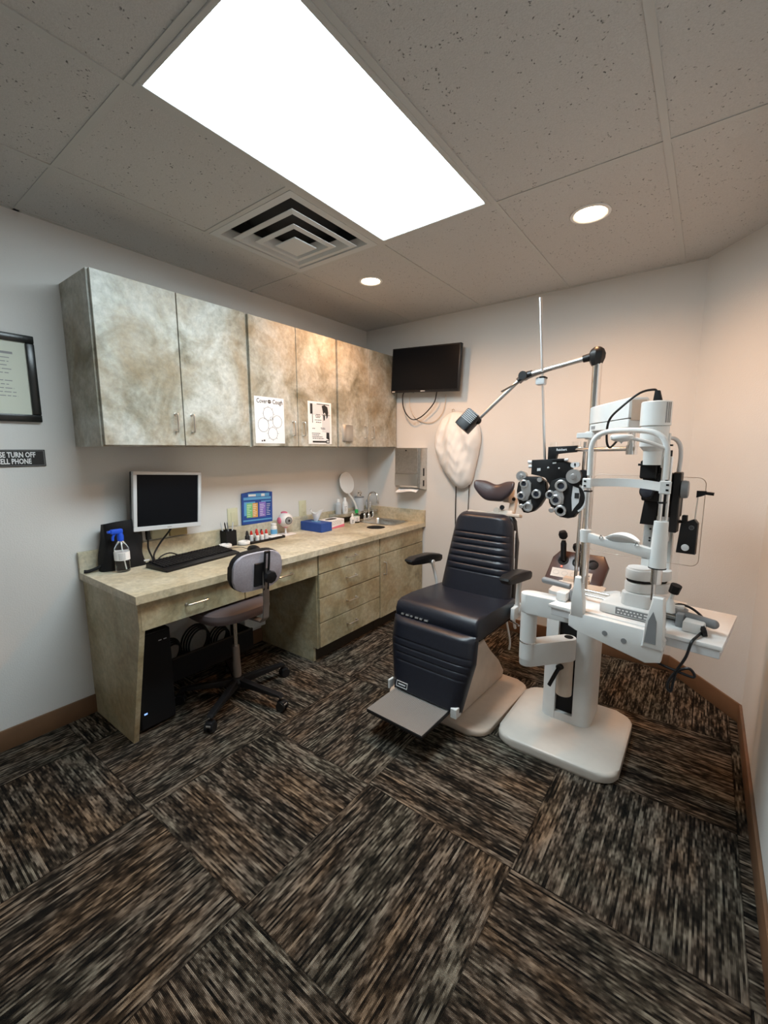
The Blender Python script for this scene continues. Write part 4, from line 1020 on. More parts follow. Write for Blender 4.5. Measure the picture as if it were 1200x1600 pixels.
# ------------------------------------------------------------------ instrument stand
t = thing('instrument_stand', 'beige ophthalmic instrument stand with column, pole and swing table', 'instrument stand', (2.065, -1.02, 0))
build(MB().prism(rrect(1.808, 2.332, -1.292, -.752, .08, 6), 0, .046, bev=.014, seg=4), 'floor_plate', 'ivory', t, smooth=60)
mb = MB().prism([(1.944, -.985), (1.965, -1.004), (2.008, -1.012), (2.008, -.985), (2.092, -.985), (2.092, -1.012)] + [(2.125+.045*math.cos(math.radians(a)), -.965+.047*math.sin(math.radians(a))) for a in range(-90, 1, 15)] + [(2.17, -.80), (2.14, -.775), (1.97, -.775), (1.944, -.80)], .046, .70)
build(mb, 'column', 'white', t, smooth=35)
build(MB().box(2.0085, 2.0915, -.986, -.984, .085, .66), 'slot', 'blackm', t)
build(MB().box(2.008, 2.092, -1.010, -.986, .046, .085), 'column_foot', 'white', t)
mb = MB().cyl((2.052, -1.03, .205), (2.052, -1.03, .455), .036, n=28); build(mb, 'lift_tube', 'cream', t, smooth=60)
mb = MB(); mb.tube([(2.035, -1.072, .352), (2.02, -1.085, .315), (2.0, -1.10, .262)], .008, 10, ry=.011); mb.cyl((2.042, -1.06, .355), (2.032, -1.08, .352), .014); build(mb, 'lock_lever', 'black', t)
# lower swing arm
p0 = Vector((2.065, -1.05, 0)); p1 = Vector((1.925, -1.215, 0)); d = (p1-p0).normalized(); n_ = Vector((-d.y, d.x, 0))
def capsule(a, b_, r_, n=12):
    d = (b_-a).normalized(); an = math.atan2(d.y, d.x); pts = []
    for k in range(n+1): th = an+PI/2+PI*k/n; pts.append((a.x+r_*math.cos(th), a.y+r_*math.sin(th)))
    for k in range(n+1): th = an-PI/2+PI*k/n; pts.append((b_.x+r_*math.cos(th), b_.y+r_*math.sin(th)))
    return pts
mb = MB().prism(capsule(p0, p1, .034), .398, .505, bev=.004); build(mb, 'lower_arm', 'white', t, smooth=40)
build(MB().lathe([(.020, .5055), (.020, .507), (0, .507)], (p0.x, p0.y, 0)), 'pivot_cap', 'blackm', t)
build(MB().cyl((p1.x, p1.y, .43), (p1.x, p1.y, .70), .036, n=28), 'riser_tube', 'white', t, smooth=60)
build(MB().lathe([(.0365, .508), (.0375, .511), (.0365, .514)], (p1.x, p1.y, 0)), 'joint_ring', 'chrome', t)
p2 = Vector((2.20, -1.225, 0))
build(MB().prism(capsule(p1, p2, .038), .655, .742, bev=.004), 'upper_arm', 'white', t, smooth=40)
# pole, counterbalance box, lamp arm
build(MB().cyl((2.092, -.95, .70), (2.092, -.95, 1.765), .020, n=28), 'pole', 'chrome', t, smooth=60)
build(MB().cyl((2.052, -.93, .70), (2.058, -.93, 1.42), .008, n=16), 'guide_rod', 'chrome', t, smooth=60)
ang = math.atan2(-.85, .525); AB = Matrix.Translation((2.112, -.955, 0)) @ Matrix.Rotation(ang, 4, 'Z')
box = build(MB(AB).prism([(-.035, 1.50), (-.035, 1.568), (-.028, 1.574), (.028, 1.574), (.035, 1.568), (.035, 1.50)], -.01, .365, 'x', bev=.003), 'arm_housing', 'white', t)
build(MB(AB).box(-.01, .362, -.033, .033, 1.464, 1.4975, .003, 1), 'arm_housing_lower', 'white', t)
build(MB(AB).box(.015, .055, -.0345, -.033, 1.474, 1.487), 'maker_plate', 'inkg', box)
build(MB(AB).box(.3652, .367, -.026, .026, 1.49, 1.565, .001, 1), 'end_cap', 'cream', box)
mb = MB().lathe([(.030, 1.43), (.034, 1.435), (.034, 1.462), (.026, 1.466)], (2.092, -.95, 0)); mb.box(2.03, 2.10, -.985, -.965, 1.435, 1.46, .003, 1); build(mb, 'arm_collar', 'white', t)
be = AB @ Vector((.335, 0, 0))
mb = MB().cyl((be.x, be.y, 1.37), (be.x, be.y, 1.464), .016, n=20); mb.cyl((be.x, be.y, 1.365), (be.x, be.y, 1.40), .020, n=20); build(mb, 'drop_post', 'chrome', t, smooth=60)
rodd = Vector((be.x, be.y, 1.387)); rode = Vector((2.045, -1.05, 1.384))
build(MB().cyl(rodd, rode, .009, n=16), 'phoropter_rod', 'chrome', t, smooth=60)
# overhead lamp arm
J0 = Vector((2.085, -.95, 1.800)); J1 = Vector((1.763, -.95, 1.744)); J2 = Vector((1.522, -.95, 1.540))
mb = MB().lathe([(.020, 1.755), (.026, 1.765), (.034, 1.785), (.036, 1.805), (.028, 1.825), (.015, 1.835), (0, 1.837)], (2.088, -.95, 0), n=8); mb.cyl(J0, J0+(J1-J0).normalized()*.055, .020, .016, n=12)
build(mb, 'lamp_arm_joint', 'black', t)
build(MB().cyl(J0+(J1-J0).normalized()*.05, J1, .0115, n=16), 'lamp_arm', 'alu', t, smooth=60)
mb = MB().cyl(J1+Vector((0, .02, 0)), J1+Vector((0, -.024, 0)), .021, n=12); mb.cyl(J1, J1+(J0-J1).normalized()*.04, .017, n=12); mb.cyl(J1, J1+(J2-J1).normalized()*.035, .017, n=12)
build(mb, 'elbow_joint', 'black', t)
build(MB().cyl(J1, J2, .0095, n=16), 'lamp_arm', 'alu', t, smooth=60)
hd = build(MB().sph(J2, .022, 16, 12), 'lamp_joint', 'black', t)
LX = Matrix.Translation(J2+Vector((-.040, -.02, .0))) @ Matrix.Rotation(math.radians(38), 4, 'Y') @ Matrix.Rotation(math.radians(-20), 4, 'X')
mb = MB(LX).prism(rrect(-.042, .042, -.036, .036, .012), -.055, .045, bev=.008); 
lh = build(mb, 'lamp_head', 'black', t)
mb = MB(LX)
for k in range(7): mb.box(-.034+.0105*k, -.030+.0105*k, -.030, .030, .045, .050)
for k in range(6): mb.box(-.034, .034, -.0385, -.036, -.012+.009*k, -.008+.009*k)
build(mb, 'lamp_louvre', 'greyp', lh)
# console with handles
KX = Matrix.Translation((2.010, -.74, .752)) @ Matrix.Rotation(math.radians(-4), 4, 'Z') @ Matrix.Rotation(math.radians(52), 4, 'X')
cs = build(MB(KX).prism([(-.150, -.09), (.135, -.09), (.150, .05), (.120, .105), (-.105, .105), (-.135, .06)], -.035, .0, bev=.008, seg=3), 'console', 'console', t)
build(MB(KX).box(-.120, .085, -.055, -.005, 0, .0008), 'console_label', 'ivory', cs)
mb = MB(KX)
for k in range(4): mb.tube([(-.095+.045*k+.015*math.cos(a*PI/8), -.03+.015*math.sin(a*PI/8)*.8, .001) for a in range(16)], .0007, 4, 1, closed=True)
mb.box(.045, .075, -.045, -.035, .0008, .0012); mb.box(.045, .075, -.028, -.018, .0008, .0012)
build(mb, 'console_print', 'inkg', cs)
for k, x in enumerate((-.075, .0, .075)):
    build(MB(KX).lathe([(.028, 0), (.027, .003), (.020, .0035), (.019, -.002), (0, -.002)], (x, .045, .0), n=24, sy=1.0), 'well', 'blackm', cs)
    if k < 2: build(MB(KX).sph((x, .008, .002), .004, 8, 6), 'indicator', 'led', cs)
mb = MB().box(1.96, 2.09, -.80, -.70, .62, .72, .01, 2); mb.box(1.98, 2.07, -.80, -.78, .56, .66, .01, 2); build(mb, 'console_bracket', 'cream', t)
for k, x in enumerate((-.075, .0)):
    o = KX @ Vector((x, .045, .0)); z0 = o.z; hh = (.125, .065)[k]
    th = thing('diagnostic_handle', ('taller black diagnostic handle with bulb head in the console', 'shorter black diagnostic handle in the console')[k], 'diagnostic handle', (o.x, o.y, z0), group='handles in the console wells')
    dz = Vector((-.03, -.02, 1)).normalized()
    build(MB().cyl(o, o+dz*(hh*.75), .0135, .0155, n=16), 'grip', 'black', th)
    mb = MB().cyl(o+dz*(hh*.74), o+dz*(hh*.88), .0155, .010, n=16); mb.lathe([(.012, -.006), (.021, .004), (.023, .022), (.017, .038), (.008, .040), (0, .040)], o+dz*hh, axis=dz+Vector((-.15, -.25, 0)), n=20)
    build(mb, 'head', 'blackm', th)
# table top
TB = Matrix.Translation((2.30, -1.30, 0)) @ Matrix.Rotation(math.radians(-8), 4, 'Z')
build(MB(TB).prism([(-.245, -.088), (.325, -.088), (.325, .285), (-.10, .285), (-.215, .12)], .7425, .757, bev=.002), 'table_top', 'pale', t)
build(MB(TB).box(-.235, .320, -.084, -.070, .712, .7425, .002, 1), 'table_apron', 'silver', t)
mb = MB(TB).box(.305, .320, -.07, .275, .712, .7425, .002, 1); mb.box(-.12, .20, .0, .16, .722, .7425, .004, 1); build(mb, 'table_apron', 'silver', t)

# ------------------------------------------------------------------ slit lamp
ZT = .7575
t = thing('slit_lamp', 'white slit lamp microscope with chin rest standing on the white table', 'slit lamp', (2.30, -1.30, ZT), math.radians(-8))
SL = TB
# chin rest frame
yl = -.105
mb = MB(SL).prism([(-.150, .742), (-.135, .760), (.160, .760), (.175, .735), (.165, .655), (.120, .640), (-.120, .690), (-.150, .700)], -.118, -.0895, 'y', bev=.004); mb.box(-.14, .165, -.092, -.06, .7575, .766, .002, 1)
fb = build(mb, 'front_bracket', 'white', t)
for (x, z) in ((-.015, .709), (.050, .700)): build(MB(SL).lathe([(.0095, 0), (.0095, .0015), (0, .0015)], (x, -.118, z), axis=(0, -1, 0)), 'screw', 'greyp', fb)
build(MB(SL).prism([(.0, .676), (.045, .667), (.04, .660), (.02, .657)], -.112, -.100, 'y'), 'turn_wheel', 'blackm', fb)
mb = MB(SL).prism([(-.145, .745), (-.095, .745), (-.100, .80), (-.112, .90), (-.135, .90), (-.142, .82)], -.120, -.085, 'y', bev=.005)
build(mb, 'upright_foot', 'white', t)
mb = MB(SL).prism([(.105, .700), (.170, .700), (.165, .80), (.160, .885), (.128, .885), (.115, .80)], -.125, -.080, 'y', bev=.006)
build(mb, 'upright_foot', 'white', t)
build(MB(SL).prism([(.115, .72), (.150, .72), (.147, .80), (.135, .835), (.122, .80)], -.1265, -.1245, 'y'), 'foot_inlay', 'greyp', t)
mb = MB(SL); xl, xr = -.110, .130
mb.cyl((xl, yl, .88), (xl, yl, 1.36), .0075, n=14); mb.cyl((xr-.006, yl, .87), (xr-.006, yl, 1.36), .0065, n=14); mb.cyl((xr+.011, yl+.01, 1.10), (xr+.011, yl+.01, 1.36), .005, n=14)
mb.cyl((xr, yl, .93), (xr, yl, .99), .017, n=20)
build(mb, 'upright_rod', 'chrome', t, smooth=60)
mb = MB(SL).cyl((xr, yl, .985), (xr, yl, 1.145), .026, .021, n=28); build(mb, 'upright_sleeve', 'white', t, smooth=60)
build(MB(SL).lathe([(.0265, .983), (.027, .985), (.0265, .987)], (xr, yl, 0)), 'sleeve_ring', 'blackm', t)
mb = MB(SL).tube([(xl, yl, 1.29), (xl, yl, 1.35), (xl, yl, 1.390), (xl+.012, yl, 1.425), (xl+.045, yl, 1.445), (xl+.10, yl, 1.450), (xr-.07, yl, 1.446), (xr-.025, yl, 1.430), (xr-.004, yl, 1.395), (xr, yl, 1.35), (xr, yl, 1.285)], .0092, 12, 6)
build(mb, 'top_arch', 'white', t, smooth=60)
mb = MB(SL).tube([(xr-.002, yl+.003, 1.385), (xr-.05, yl-.03, 1.408), (xr-.11, yl-.055, 1.425)], .006, 10); mb.lathe([(.0, 1.434), (.030, 1.434), (.036, 1.429), (.034, 1.418), (.022, 1.412), (.006, 1.410), (0, 1.402)], (xr-.125, yl-.055, 0), n=28, sx=1.0, sy=.7)
build(mb, 'fixation_lamp', 'pale', t, smooth=50)
mb = MB(SL)
def band(u, v):
    x = xl-.008+(xr-xl+.016)*u; c_ = math.sin(PI*u)**.7 if 0 < u < 1 else 0
    return (x, yl-.012+.055*c_, 1.247+.006*math.sin(PI*u)+.030*v-.004*u)
mb.surf(band, 24, 1); o_ = len(mb.v); mb.surf(lambda u, v: tuple(Vector(band(u, v))+Vector((0, -.004, 0))), 24, 1); mb.f += [(i, i+1, o_+i+1, o_+i) for i in range(24)]+[(25+i, 26+i, o_+26+i, o_+25+i) for i in range(24)]; mb.mi += [0]*48
mb.box(xl-.018, xl+.014, yl-.018, yl-.010, 1.242, 1.280, .003, 1); mb.box(xr-.012, xr+.022, yl-.018, yl-.010, 1.238, 1.282, .003, 1)
hb = build(mb, 'forehead_band', 'white', t)
mb = MB(SL)
for x in (xl-.008, xr+.012):
    for z in (1.252, 1.269): mb.box(x-.004, x+.004, yl-.0195, yl-.018, z-.003, z+.003)
build(mb, 'band_slot', 'blackm', hb)
mb = MB(SL).box(xl-.012, xl+.010, yl-.015, yl+.012, 1.229, 1.234); mb.cyl((xr-.005, yl, 1.205), (xr-.005, yl, 1.211), .010); build(mb, 'height_mark', 'blackm', t)
mb = MB(SL).prism([(xl-.018, 1.045), (xr-.015, 1.012), (xr-.015, 1.048), (.05, 1.060), (.03, 1.058), (-.01, 1.054), (-.04, 1.066), (xl-.018, 1.084)], yl-.014, yl+.014, 'y', bev=.004); mb.cyl((xl, yl, 1.040), (xl, yl, 1.086), .019, n=20)
build(mb, 'chin_bar', 'white', t, smooth=40)
def cup(u, v):
    a = 2*PI*u; r_ = v; return (.012+.058*math.cos(a)*r_, yl+.006+.030*math.sin(a)*r_, 1.058+.022*(abs(math.sin(a))*r_)**2+.007*r_)
mb = MB(SL).surf(cup, 32, 6); o_ = len(mb.v); mb.surf(lambda u, v: tuple(Vector(cup(u, v))-Vector((0, 0, .006))), 32, 6); mb.f += [(6*33+i, 6*33+i+1, o_+6*33+i+1, o_+6*33+i) for i in range(32)]; mb.mi += [0]*32
build(mb, 'chin_cup', 'pale', t, smooth=50)
mb = MB(SL); mb.tube([(-.055, yl-.016, 1.062), (-.05, yl-.02, 1.075), (-.043, yl-.016, 1.066)], .0018, 6); mb.tube([(.062, yl-.016, 1.052), (.068, yl-.02, 1.066), (.075, yl-.016, 1.055)], .0018, 6); build(mb, 'paper_pin', 'chrome', t)
# sliding base with axle and grips
mb = MB(SL).box(-.062, .125, -.045, .12, .762, .800, .004, 2); build(mb, 'slide_base', 'white', t)
pn = build(MB(SL).box(-.005, .105, -.0465, -.045, .768, .795), 'control_panel', 'greyp', t)
mb = MB(SL); random.seed(4)
for k in range(2):
    x = .002
    while x < .10: l = random.uniform(.004, .012); mb.box(x, x+l, -.0472, -.0465, .773+.011*k, .778+.011*k); x += l+.006
build(mb, 'panel_print', 'paper', pn)
mb = MB(SL).cyl((-.20, .055, .800), (-.06, .055, .800), .0070, n=20); mb.cyl((.12, .040, .800), (.20, .040, .796), .0070, n=14); mb.cyl((-.20, .055, .783), (.20, .05, .777), .0055, n=14); build(mb, 'axle', 'nickel', t, smooth=60)
mb = MB(SL).cyl((-.33, .060, .806), (-.215, .056, .802), .0145, .0125, n=20); mb.sph((-.33, .060, .806), .0145, 16, 10); build(mb, 'hand_grip', 'greyp', t, smooth=60)
mb = MB(SL).cyl((.165, .038, .800), (.285, .020, .790), .013, .016, n=20); mb.sph((.285, .020, .790), .016, 16, 10); build(mb, 'hand_grip', 'greyp', t, smooth=60)
for x in (-.185, .19):
    mb = MB(SL).box(x-.012, x+.012, .0, .085, ZT, .806, .004, 2); mb.cyl((x-.014, .05, .79), (x+.014, .05, .79), .018, n=20); build(mb, 'rail_cover', 'greyp', t)
    mb = MB(SL).box(x+.014 if x > 0 else x-.055, x+.075 if x > 0 else x-.014, -.03, .03, ZT, .795, .006, 2); build(mb, 'rail_end', 'white', t)
# pedestal: stacked rounded arms
def stack(z0, z1, rx, L, m_, nm, dx=0):
    pts = capsule(Vector((.045+dx, .030, 0)), Vector((.045+dx+L*.75, .030+L*.66, 0)), rx); build(MB(SL).prism(pts, z0, z1, bev=.004), nm, m_, t, smooth=40)
build(MB(SL).prism(rrect(.0, .10, -.02, .08, .02), .800, .850, bev=.006), 'pedestal_base', 'white', t)
stack(.852, .888, .044, .07, 'white', 'pivot_arm'); stack(.889, .899, .040, .06, 'blackm', 'pivot_gap'); stack(.900, .938, .044, .07, 'white', 'pivot_arm')
build(MB(SL).lathe([(.040, .938), (.038, .944), (.012, .946), (0, .946)], (.045, .030, 0)), 'pivot_cap', 'pale', t)
mb = MB(SL).box(.035, .085, .085, .105, .93, 1.12, .003, 1); mb.box(.085, .13, .09, .12, .90, 1.16, .003, 1); build(mb, 'lamp_support', 'white', t)
mb = MB(SL); 
for z in (1.085, 1.050, 1.040): mb.lathe([(.004, 0), (.004, .001), (0, .001)], (.058, .085, z), axis=(0, -1, 0), n=12)
build(mb, 'support_screw', 'ink', t)
mb = MB(SL).prism([(.035, 1.11), (.080, 1.11), (.088, 1.18), (.080, 1.21), (.045, 1.21)], .02, .08, 'y', bev=.003); mb.box(.040, .12, -.01, .09, 1.20, 1.30, .006, 2); mb.box(.032, .085, -.02, .05, 1.28, 1.345, .004, 1); mb.box(.085, .115, -.005, .05, 1.29, 1.33, .003, 1); mb.box(.09, .150, .03, .10, 1.14, 1.23, .006, 2); mb.cyl((.026, -.02, 1.345-.015), (.04, -.02, 1.345-.015), .004)
build(mb, 'optics_block', 'blackm', t)
mb = MB(SL).box(.128, .152, .02, .06, 1.09, 1.305, .003, 1); mb.box(.118, .140, .045, .06, 1.20, 1.30, .003, 1); build(mb, 'optics_plate', 'black', t)
mb = MB(SL).lathe([(.030, 0), (.032, .008), (.030, .020), (.024, .022)], (.152, .04, 1.245), axis=(1, .1, 0)); build(mb, 'magnification_knob', 'console' if False else 'greyp', t)
mb = MB(SL).lathe([(.026, 0), (.026, .010), (.022, .012)], (.062, -.012, 1.235), axis=(-.25, -1, 0)); build(mb, 'mirror_holder', 'black', t)
build(MB(SL).lathe([(.021, .013), (.012, .0145), (0, .015)], (.062, -.012, 1.235), axis=(-.25, -1, 0)), 'mirror_lens', 'glass', t)
mb = MB(SL).tube([(.09, .0, 1.425), (.118, .03, 1.422), (.135, .04, 1.40), (.140, .045, 1.36), (.137, .045, 1.29)], .007, 10); build(mb, 'arm_tube', 'silver', t, smooth=50)
mb = MB(SL).box(.085, .128, .03, .05, 1.125, 1.145, .003, 1); mb.box(.112, .128, .03, .055, 1.05, 1.145, .004, 1); build(mb, 'arm_bracket', 'silver', t)
mb = MB(SL); 
for z in (1.395, 1.375): mb.box(.098, .125, -.02, -.008, z, z+.006)
mb.box(.112, .125, -.022, -.005, 1.36, 1.381); build(mb, 'filter_tab', 'blackm', t)
# lamp housing
cx_, cy2 = .068, -.018
mb = MB(SL).lathe([(.028, 1.330), (.030, 1.378), (.043, 1.394), (.044, 1.462), (.041, 1.464)], (cx_, cy2, 0), n=40); build(mb, 'lamp_housing', 'white', t, smooth=35)
hc_ = build(MB(SL).lathe([(.042, 1.464), (.047, 1.466), (.047, 1.545), (.044, 1.548), (0, 1.548)], (cx_, cy2, 0), n=48), 'lamp_cap', 'white', t, smooth=35)
mb = MB(SL)
for a in (-38, -28, -18):
    ca, sa = math.cos(math.radians(a)), math.sin(math.radians(a)); mb.box(-.001, .001, -.0022, .0022, 1.474, 1.542, X=Matrix.Translation((cx_+.047*ca, cy2+.047*sa, 0)) @ Matrix.Rotation(math.radians(a), 4, 'Z'))
build(mb, 'cooling_slot', 'inkg', hc_)
mb = MB(SL).prism([(-.012, 1.548), (.016, 1.548), (.006, 1.585), (-.008, 1.587)], -.010, .010, 'y', bev=.003, X=Matrix.Translation((cx_+.0, cy2, 0))); build(mb, 'plug', 'blackm', t)
build(MB(SL).tube([(cx_-.002, cy2, 1.580), (cx_-.012, cy2-.005, 1.589), (cx_-.05, cy2-.02, 1.580), (cx_-.10, cy2-.03, 1.538), (cx_-.145, cy2-.02, 1.49), (cx_-.155, cy2-.0, 1.42), (cx_-.145, cy2+.01, 1.392), (cx_-.12, cy2+.015, 1.42)], .0042, 8, 6), 'lamp_cord', 'black', t)
mb = MB(SL).box(.094, .116, -.02, .0, 1.32, 1.44, .004, 2); build(mb, 'housing_tab', 'white', t)
# hanging black box with rod
mb = MB(SL @ Matrix.Translation((-.052, 0, .028))).box(.195, .228, .05, .065, 1.095, 1.105); mb.box(.212, .228, .045, .065, 1.085, 1.125, .002, 1); mb.prism([(.205, .990), (.262, .990), (.262, 1.10), (.25, 1.115), (.212, 1.095)], .035, .065, 'y', bev=.003)
hbx = build(mb, 'tonometer_box', 'black', t)
build(MB(SL @ Matrix.Translation((-.052, 0, .028))).lathe([(.012, 0), (.011, .003), (0, .004)], (.232, .035, 1.012), axis=(0, -1, 0)), 'box_knob', 'silver', hbx)
build(MB(SL @ Matrix.Translation((-.052, 0, .028))).lathe([(.008, 0), (.008, .001), (.0065, .001), (.0065, 0)], (.245, .035, 1.085), axis=(0, -1, 0)), 'box_ring', 'greyp', hbx)
mb = MB(SL @ Matrix.Translation((-.052, 0, .028))).cyl((.250, .05, 1.11), (.253, .05, 1.205), .0022, n=8); build(mb, 'rod', 'nickel', t)
mb = MB(SL @ Matrix.Translation((-.052, 0, .028))).prism([(.248, 1.190), (.262, 1.195), (.272, 1.200), (.275, 1.214), (.248, 1.214)], .043, .057, 'y', bev=.002); mb.cyl((.27, .05, 1.207), (.296, .05, 1.205), .0055, n=12); build(mb, 'rod_tip', 'blackm', t)
# joystick
mb = MB(SL).lathe([(.018, .800), (.014, .83), (.007, .85)], (.155, .02, 0)); mb.cyl((.155, .02, .85), (.165, .015, .885), .006); build(mb, 'joystick', 'white', t)
mb = MB(SL).cyl((.162, .016, .875), (.170, .013, .905), .0165, .018, n=10); build(mb, 'joystick_knob', 'blackm', t)
mb = MB(SL).box(.12, .19, .06, .13, .760, .815, .005, 2); build(mb, 'slide_block', 'white', t)
build(MB(SL).cyl((-.02, .08, .80), (-.02, .08, .819), .006), 'slide_pin', 'chrome', t)
# breath shield
SH = SL @ Matrix.Translation((0, .085, 0))
sh = build(MB(SH).prism(rrect(-.16, .215, .965, 1.285, .025), 0, .003, 'y'), 'breath_shield', 'acryl', t)
P_ = rrect(-.16, .215, .965, 1.285, .025); mb = MB(SH).tube([(x, .0015, z) for x, z in P_], .0013, 5, 1, closed=True); build(mb, 'shield_edge', 'acryle', sh)
# cable from the slide base
build(MB(SL).tube([(.15, .05, .80), (.17, .085, .815), (.21, .09, .808), (.25, .07, .785), (.262, .01, .77), (.255, -.06, .765), (.245, -.098, .752), (.235, -.105, .70), (.215, -.105, .648), (.195, -.105, .60), (.193, -.108, .572), (.203, -.108, .565), (.207, -.105, .60), (.215, -.105, .64), (.245, -.105, .662), (.262, -.105, .648), (.258, -.105, .636), (.22, -.105, .640), (.17, -.100, .645), (.12, -.09, .655)], .0045, 8, 5), 'power_cord', 'black', t)
build(MB(SL).lathe([(.008, 0), (.018, .004), (.018, .014), (.008, .016)], (.258, -.03, .772), axis=(1, .4, .3)), 'cord_clip', 'blackm', t)

# ------------------------------------------------------------------ phoropter
t = thing('phoropter', 'black and silver phoropter hanging from the chrome arm', 'phoropter', (1.937, -1.05, 1.09))
O_ = Matrix.Translation((1.937, -1.05, 1.258)); k_ = .365e-3
def U(X_, Y_, d_=0): return (k_*(X_-585), d_, k_*(560-Y_))
def disc(mb, X_, Y_, r_, y0, y1, n=26, r1=None): mb.cyl(U(X_, Y_, y0), U(X_, Y_, y1), r_*k_, (r1 or r_)*k_, n)
def poly(pts): return [(k_*(a-585), k_*(560-b_)) for a, b_ in pts]
hl = build(MB(O_).prism(poly([(215, 640), (320, 560), (470, 560), (560, 620), (580, 720), (560, 830), (500, 940), (430, 1010), (360, 1035), (300, 1030), (260, 960), (215, 860), (200, 750)]), -.035, .018, 'y', bev=.006), 'left_head', 'black', t)
hr = build(MB(O_).prism(poly([(600, 720), (640, 600), (740, 560), (900, 570), (1000, 620), (1040, 720), (1030, 850), (960, 960), (930, 1040), (860, 1060), (760, 1050), (680, 980), (620, 880)]), -.035, .018, 'y', bev=.006), 'right_head', 'black', t)
mb = MB(O_)
for X_, Y_, r_ in ((305, 650, 52), (275, 810, 52), (470, 775, 58), (370, 950, 62)):
    mb.lathe([(r_*k_, 0), (r_*k_, .014), (r_*.88*k_, .016), (r_*.62*k_, .016), (r_*.58*k_, .010), (r_*.58*k_, 0)], U(X_, Y_, -.035), axis=(0, -1, 0), n=28)
mb.prism(poly([(250, 640), (360, 600), (395, 640), (395, 760), (360, 860), (300, 880), (250, 850), (235, 780), (280, 740)]), -.044, -.035, 'y', bev=.001)
mb.lathe([(28*k_, 0), (28*k_, .014), (20*k_, .017), (0, .017)], U(295, 940, -.049), axis=(0, -1, 0)); mb.prism(poly([(340, 880), (400, 850), (415, 990), (370, 1015), (340, 980)]), -.040, -.035, 'y')
build(mb, 'lens_turret', 'phor', hl)
mb = MB(O_)
for X_, Y_, r_ in ((765, 655, 72), (712, 835, 66), (640, 775, 56), (775, 965, 68)):
    mb.lathe([(r_*k_, 0), (r_*k_, .014), (r_*.88*k_, .016), (r_*.60*k_, .016), (r_*.56*k_, .010), (r_*.56*k_, 0)], U(X_, Y_, -.035), axis=(0, -1, 0), n=28)
mb.prism(poly([(690, 720), (780, 700), (805, 800), (800, 880), (740, 910), (690, 900), (650, 850)]), -.042, -.035, 'y', bev=.001)
mb.lathe([(34*k_, 0), (34*k_, .014), (26*k_, .018), (0, .018)], U(680, 960, -.049), axis=(0, -1, 0))
build(mb, 'lens_turret', 'phor', hr)
mb = MB(O_)
for X_, Y_, r_ in ((305, 650, 30), (275, 810, 30), (470, 775, 33)): mb.lathe([(r_*k_, .009), (r_*.6*k_, .0105), (0, .011)], U(X_, Y_, -.035), axis=(0, -1, 0))
build(mb, 'lens', 'glass', hl)
mb = MB(O_)
for X_, Y_, r_ in ((765, 655, 41), (712, 835, 37), (640, 775, 31)): mb.lathe([(r_*k_, .009), (r_*.6*k_, .0105), (0, .011)], U(X_, Y_, -.035), axis=(0, -1, 0))
build(mb, 'lens', 'glass', hr)
mb = MB(O_); 
def ringp(mb, X_, Y_, rx, rz, y0, y1, a0, a1, th):
    pts = []
    for q in range(17): a = math.radians(a0+(a1-a0)*q/16); pts.append((X_+rx*math.cos(a), Y_-rz*math.sin(a)))
    for q in range(16, -1, -1): a = math.radians(a0+(a1-a0)*q/16); pts.append((X_+(rx-th)*math.cos(a), Y_-(rz-th)*math.sin(a)))
    mb.prism(poly(pts), y0, y1, 'y')
ringp(mb, 900, 800, 165, 190, -.037, .018, -62, 62, 22); mb.prism(poly([(900, 655), (965, 680), (985, 760), (975, 850), (925, 925), (905, 965), (890, 800)]), -.038, -.033, 'y')
build(mb, 'power_scale', 'silver', hr)
build(MB(O_).prism(poly([(925, 735), (975, 735), (975, 800), (925, 800)]), -.040, -.037, 'y'), 'scale_window', 'ink', hr)
mb = MB(O_); disc(mb, 250, 555, 66, -.030, -.004); mb.lathe([(30*k_, 0), (24*k_, .010), (0, .011)], U(250, 555, -.030), axis=(0, -1, 0)); build(mb, 'cylinder_knob', 'phor', hl)
mb = MB(O_); disc(mb, 500, 590, 30, -.045, -.03); build(mb, 'pupil_knob', 'phor', hl)
mb = MB(O_); disc(mb, 905, 535, 86, -.050, -.020); mb.lathe([(36*k_, 0), (28*k_, .010), (0, .011)], U(905, 535, -.050), axis=(0, -1, 0)); build(mb, 'cylinder_knob', 'phor', hr)
mb = MB(O_); disc(mb, 985, 535, 78, -.018, .012); build(mb, 'axis_drum', 'black', hr)
mb = MB(O_).prism(poly([(370, 345), (560, 335), (700, 325), (860, 385), (860, 470), (820, 560), (720, 640), (640, 720), (600, 640), (560, 560), (370, 530)]), -.022, .018, 'y', bev=.004); mb.prism(poly([(630, 330), (790, 320), (810, 350), (630, 360)]), -.028, .0, 'y', bev=.002)
mb.prism(poly([(560, 180), (905, 165), (905, 245), (665, 262), (665, 345), (560, 345)]), -.012, .012, 'y', bev=.003)
yk = build(mb, 'yoke', 'black', t)
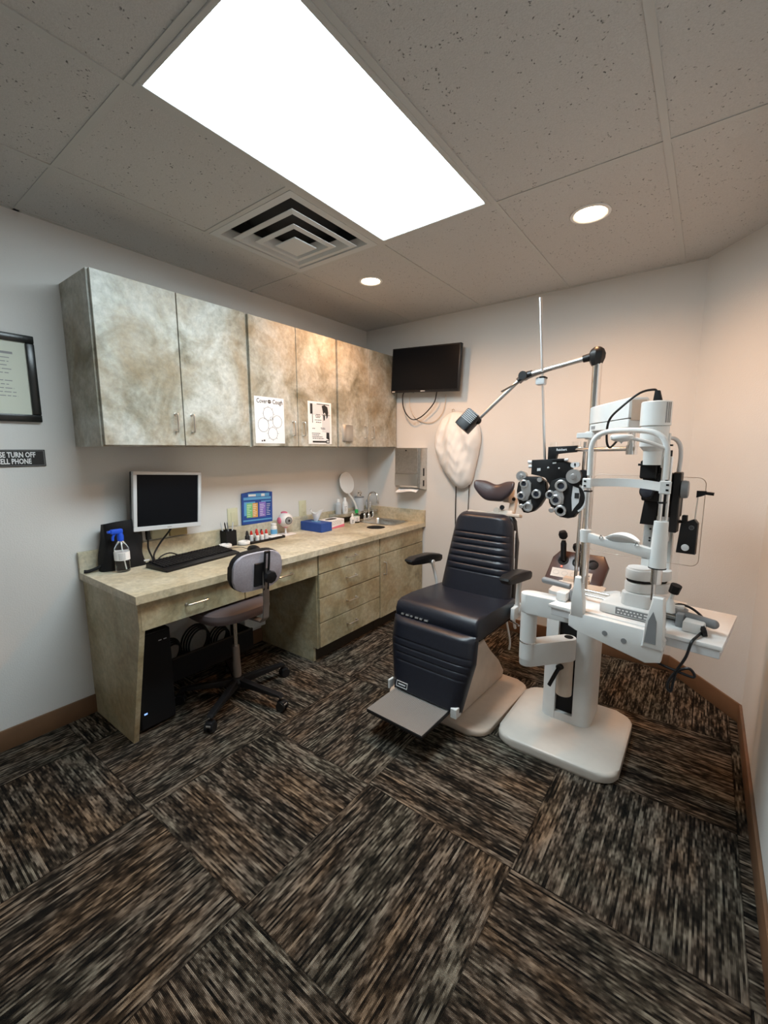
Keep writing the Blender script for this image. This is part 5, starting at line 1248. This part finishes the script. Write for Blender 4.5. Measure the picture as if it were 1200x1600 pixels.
build(text_mb('Reichert', .0145, O_ @ Matrix.Translation((k_*(725-585), -.0125, k_*(560-215))) @ Matrix.Rotation(PI/2, 4, 'X') @ Matrix.Rotation(math.radians(2), 4, 'Z'), ext=.0003, sx=.9, bold=.0004), 'lettering', 'paper', yk)
mb = MB(O_)
for (X_, Y_, r_) in ((880, 400, 32), (920, 395, 30)): disc(mb, X_, Y_, r_, -.026, -.006)
mb.cyl(U(780, 340, -.03), U(825, 335, -.03), .006, n=14); mb.cyl(U(320, 375, -.012), U(370, 375, -.012), .009, n=14); mb.cyl(U(330, 430, -.012), U(370, 430, -.012), .008, n=14)
mb.prism(poly([(447, 450), (490, 445), (490, 482), (447, 487)]), -.024, -.021, 'y'); mb.prism(poly([(635, 372), (678, 368), (678, 385), (635, 390)]), -.024, -.021, 'y'); mb.sph(U(583, 440, -.022), .005, 10, 8); mb.sph(U(715, 445, -.022), .004, 10, 8)
build(mb, 'adjusting_knob', 'silver', yk)
mb = MB(O_).cyl(U(615, 178, 0), U(615, 125, 0), .016, n=10); mb.cyl(U(885, 165, 0), U(885, 118, 0), .018, n=10); build(mb, 'clamp_knob', 'clear', yk)
build(MB(O_).cyl(U(900, 208, 0), U(950, 205, 0), .012, n=16), 'rod_socket', 'nickel', yk, smooth=60)
# near point rod with card holder
ra = Vector((1.9135, -1.05, 1.325)); rb = Vector((1.859, -1.05, 2.062)); 
build(MB().tube([ra, rb], .0065, 8, 1, ry=.004), 'near_point_rod', 'alu', t)
rc = ra.lerp(rb, .51)
mb = MB().box(rc.x-.028, rc.x+.014, -1.07, -1.03, rc.z-.022, rc.z+.012, .006, 2); cl = build(mb, 'card_clamp', 'silver', t)
build(MB().box(rc.x-.012, rc.x+.016, -1.071, -1.029, rc.z+.004, rc.z+.014, .003, 1), 'clamp_screw', 'blackm', cl)
mb = MB().surf(lambda u, v: (1.70+.23*u, -1.085+.022*v, 1.662+.078*u+.008*math.sin(PI*u)), 10, 2); o_ = len(mb.v); mb.v += [p+Vector((0, 0, -.003)) for p in mb.v]; mb.f += [tuple(i+o_ for i in f[::-1]) for f in mb.f]; mb.mi *= 2
build(mb, 'near_point_card', 'greyp', cl)
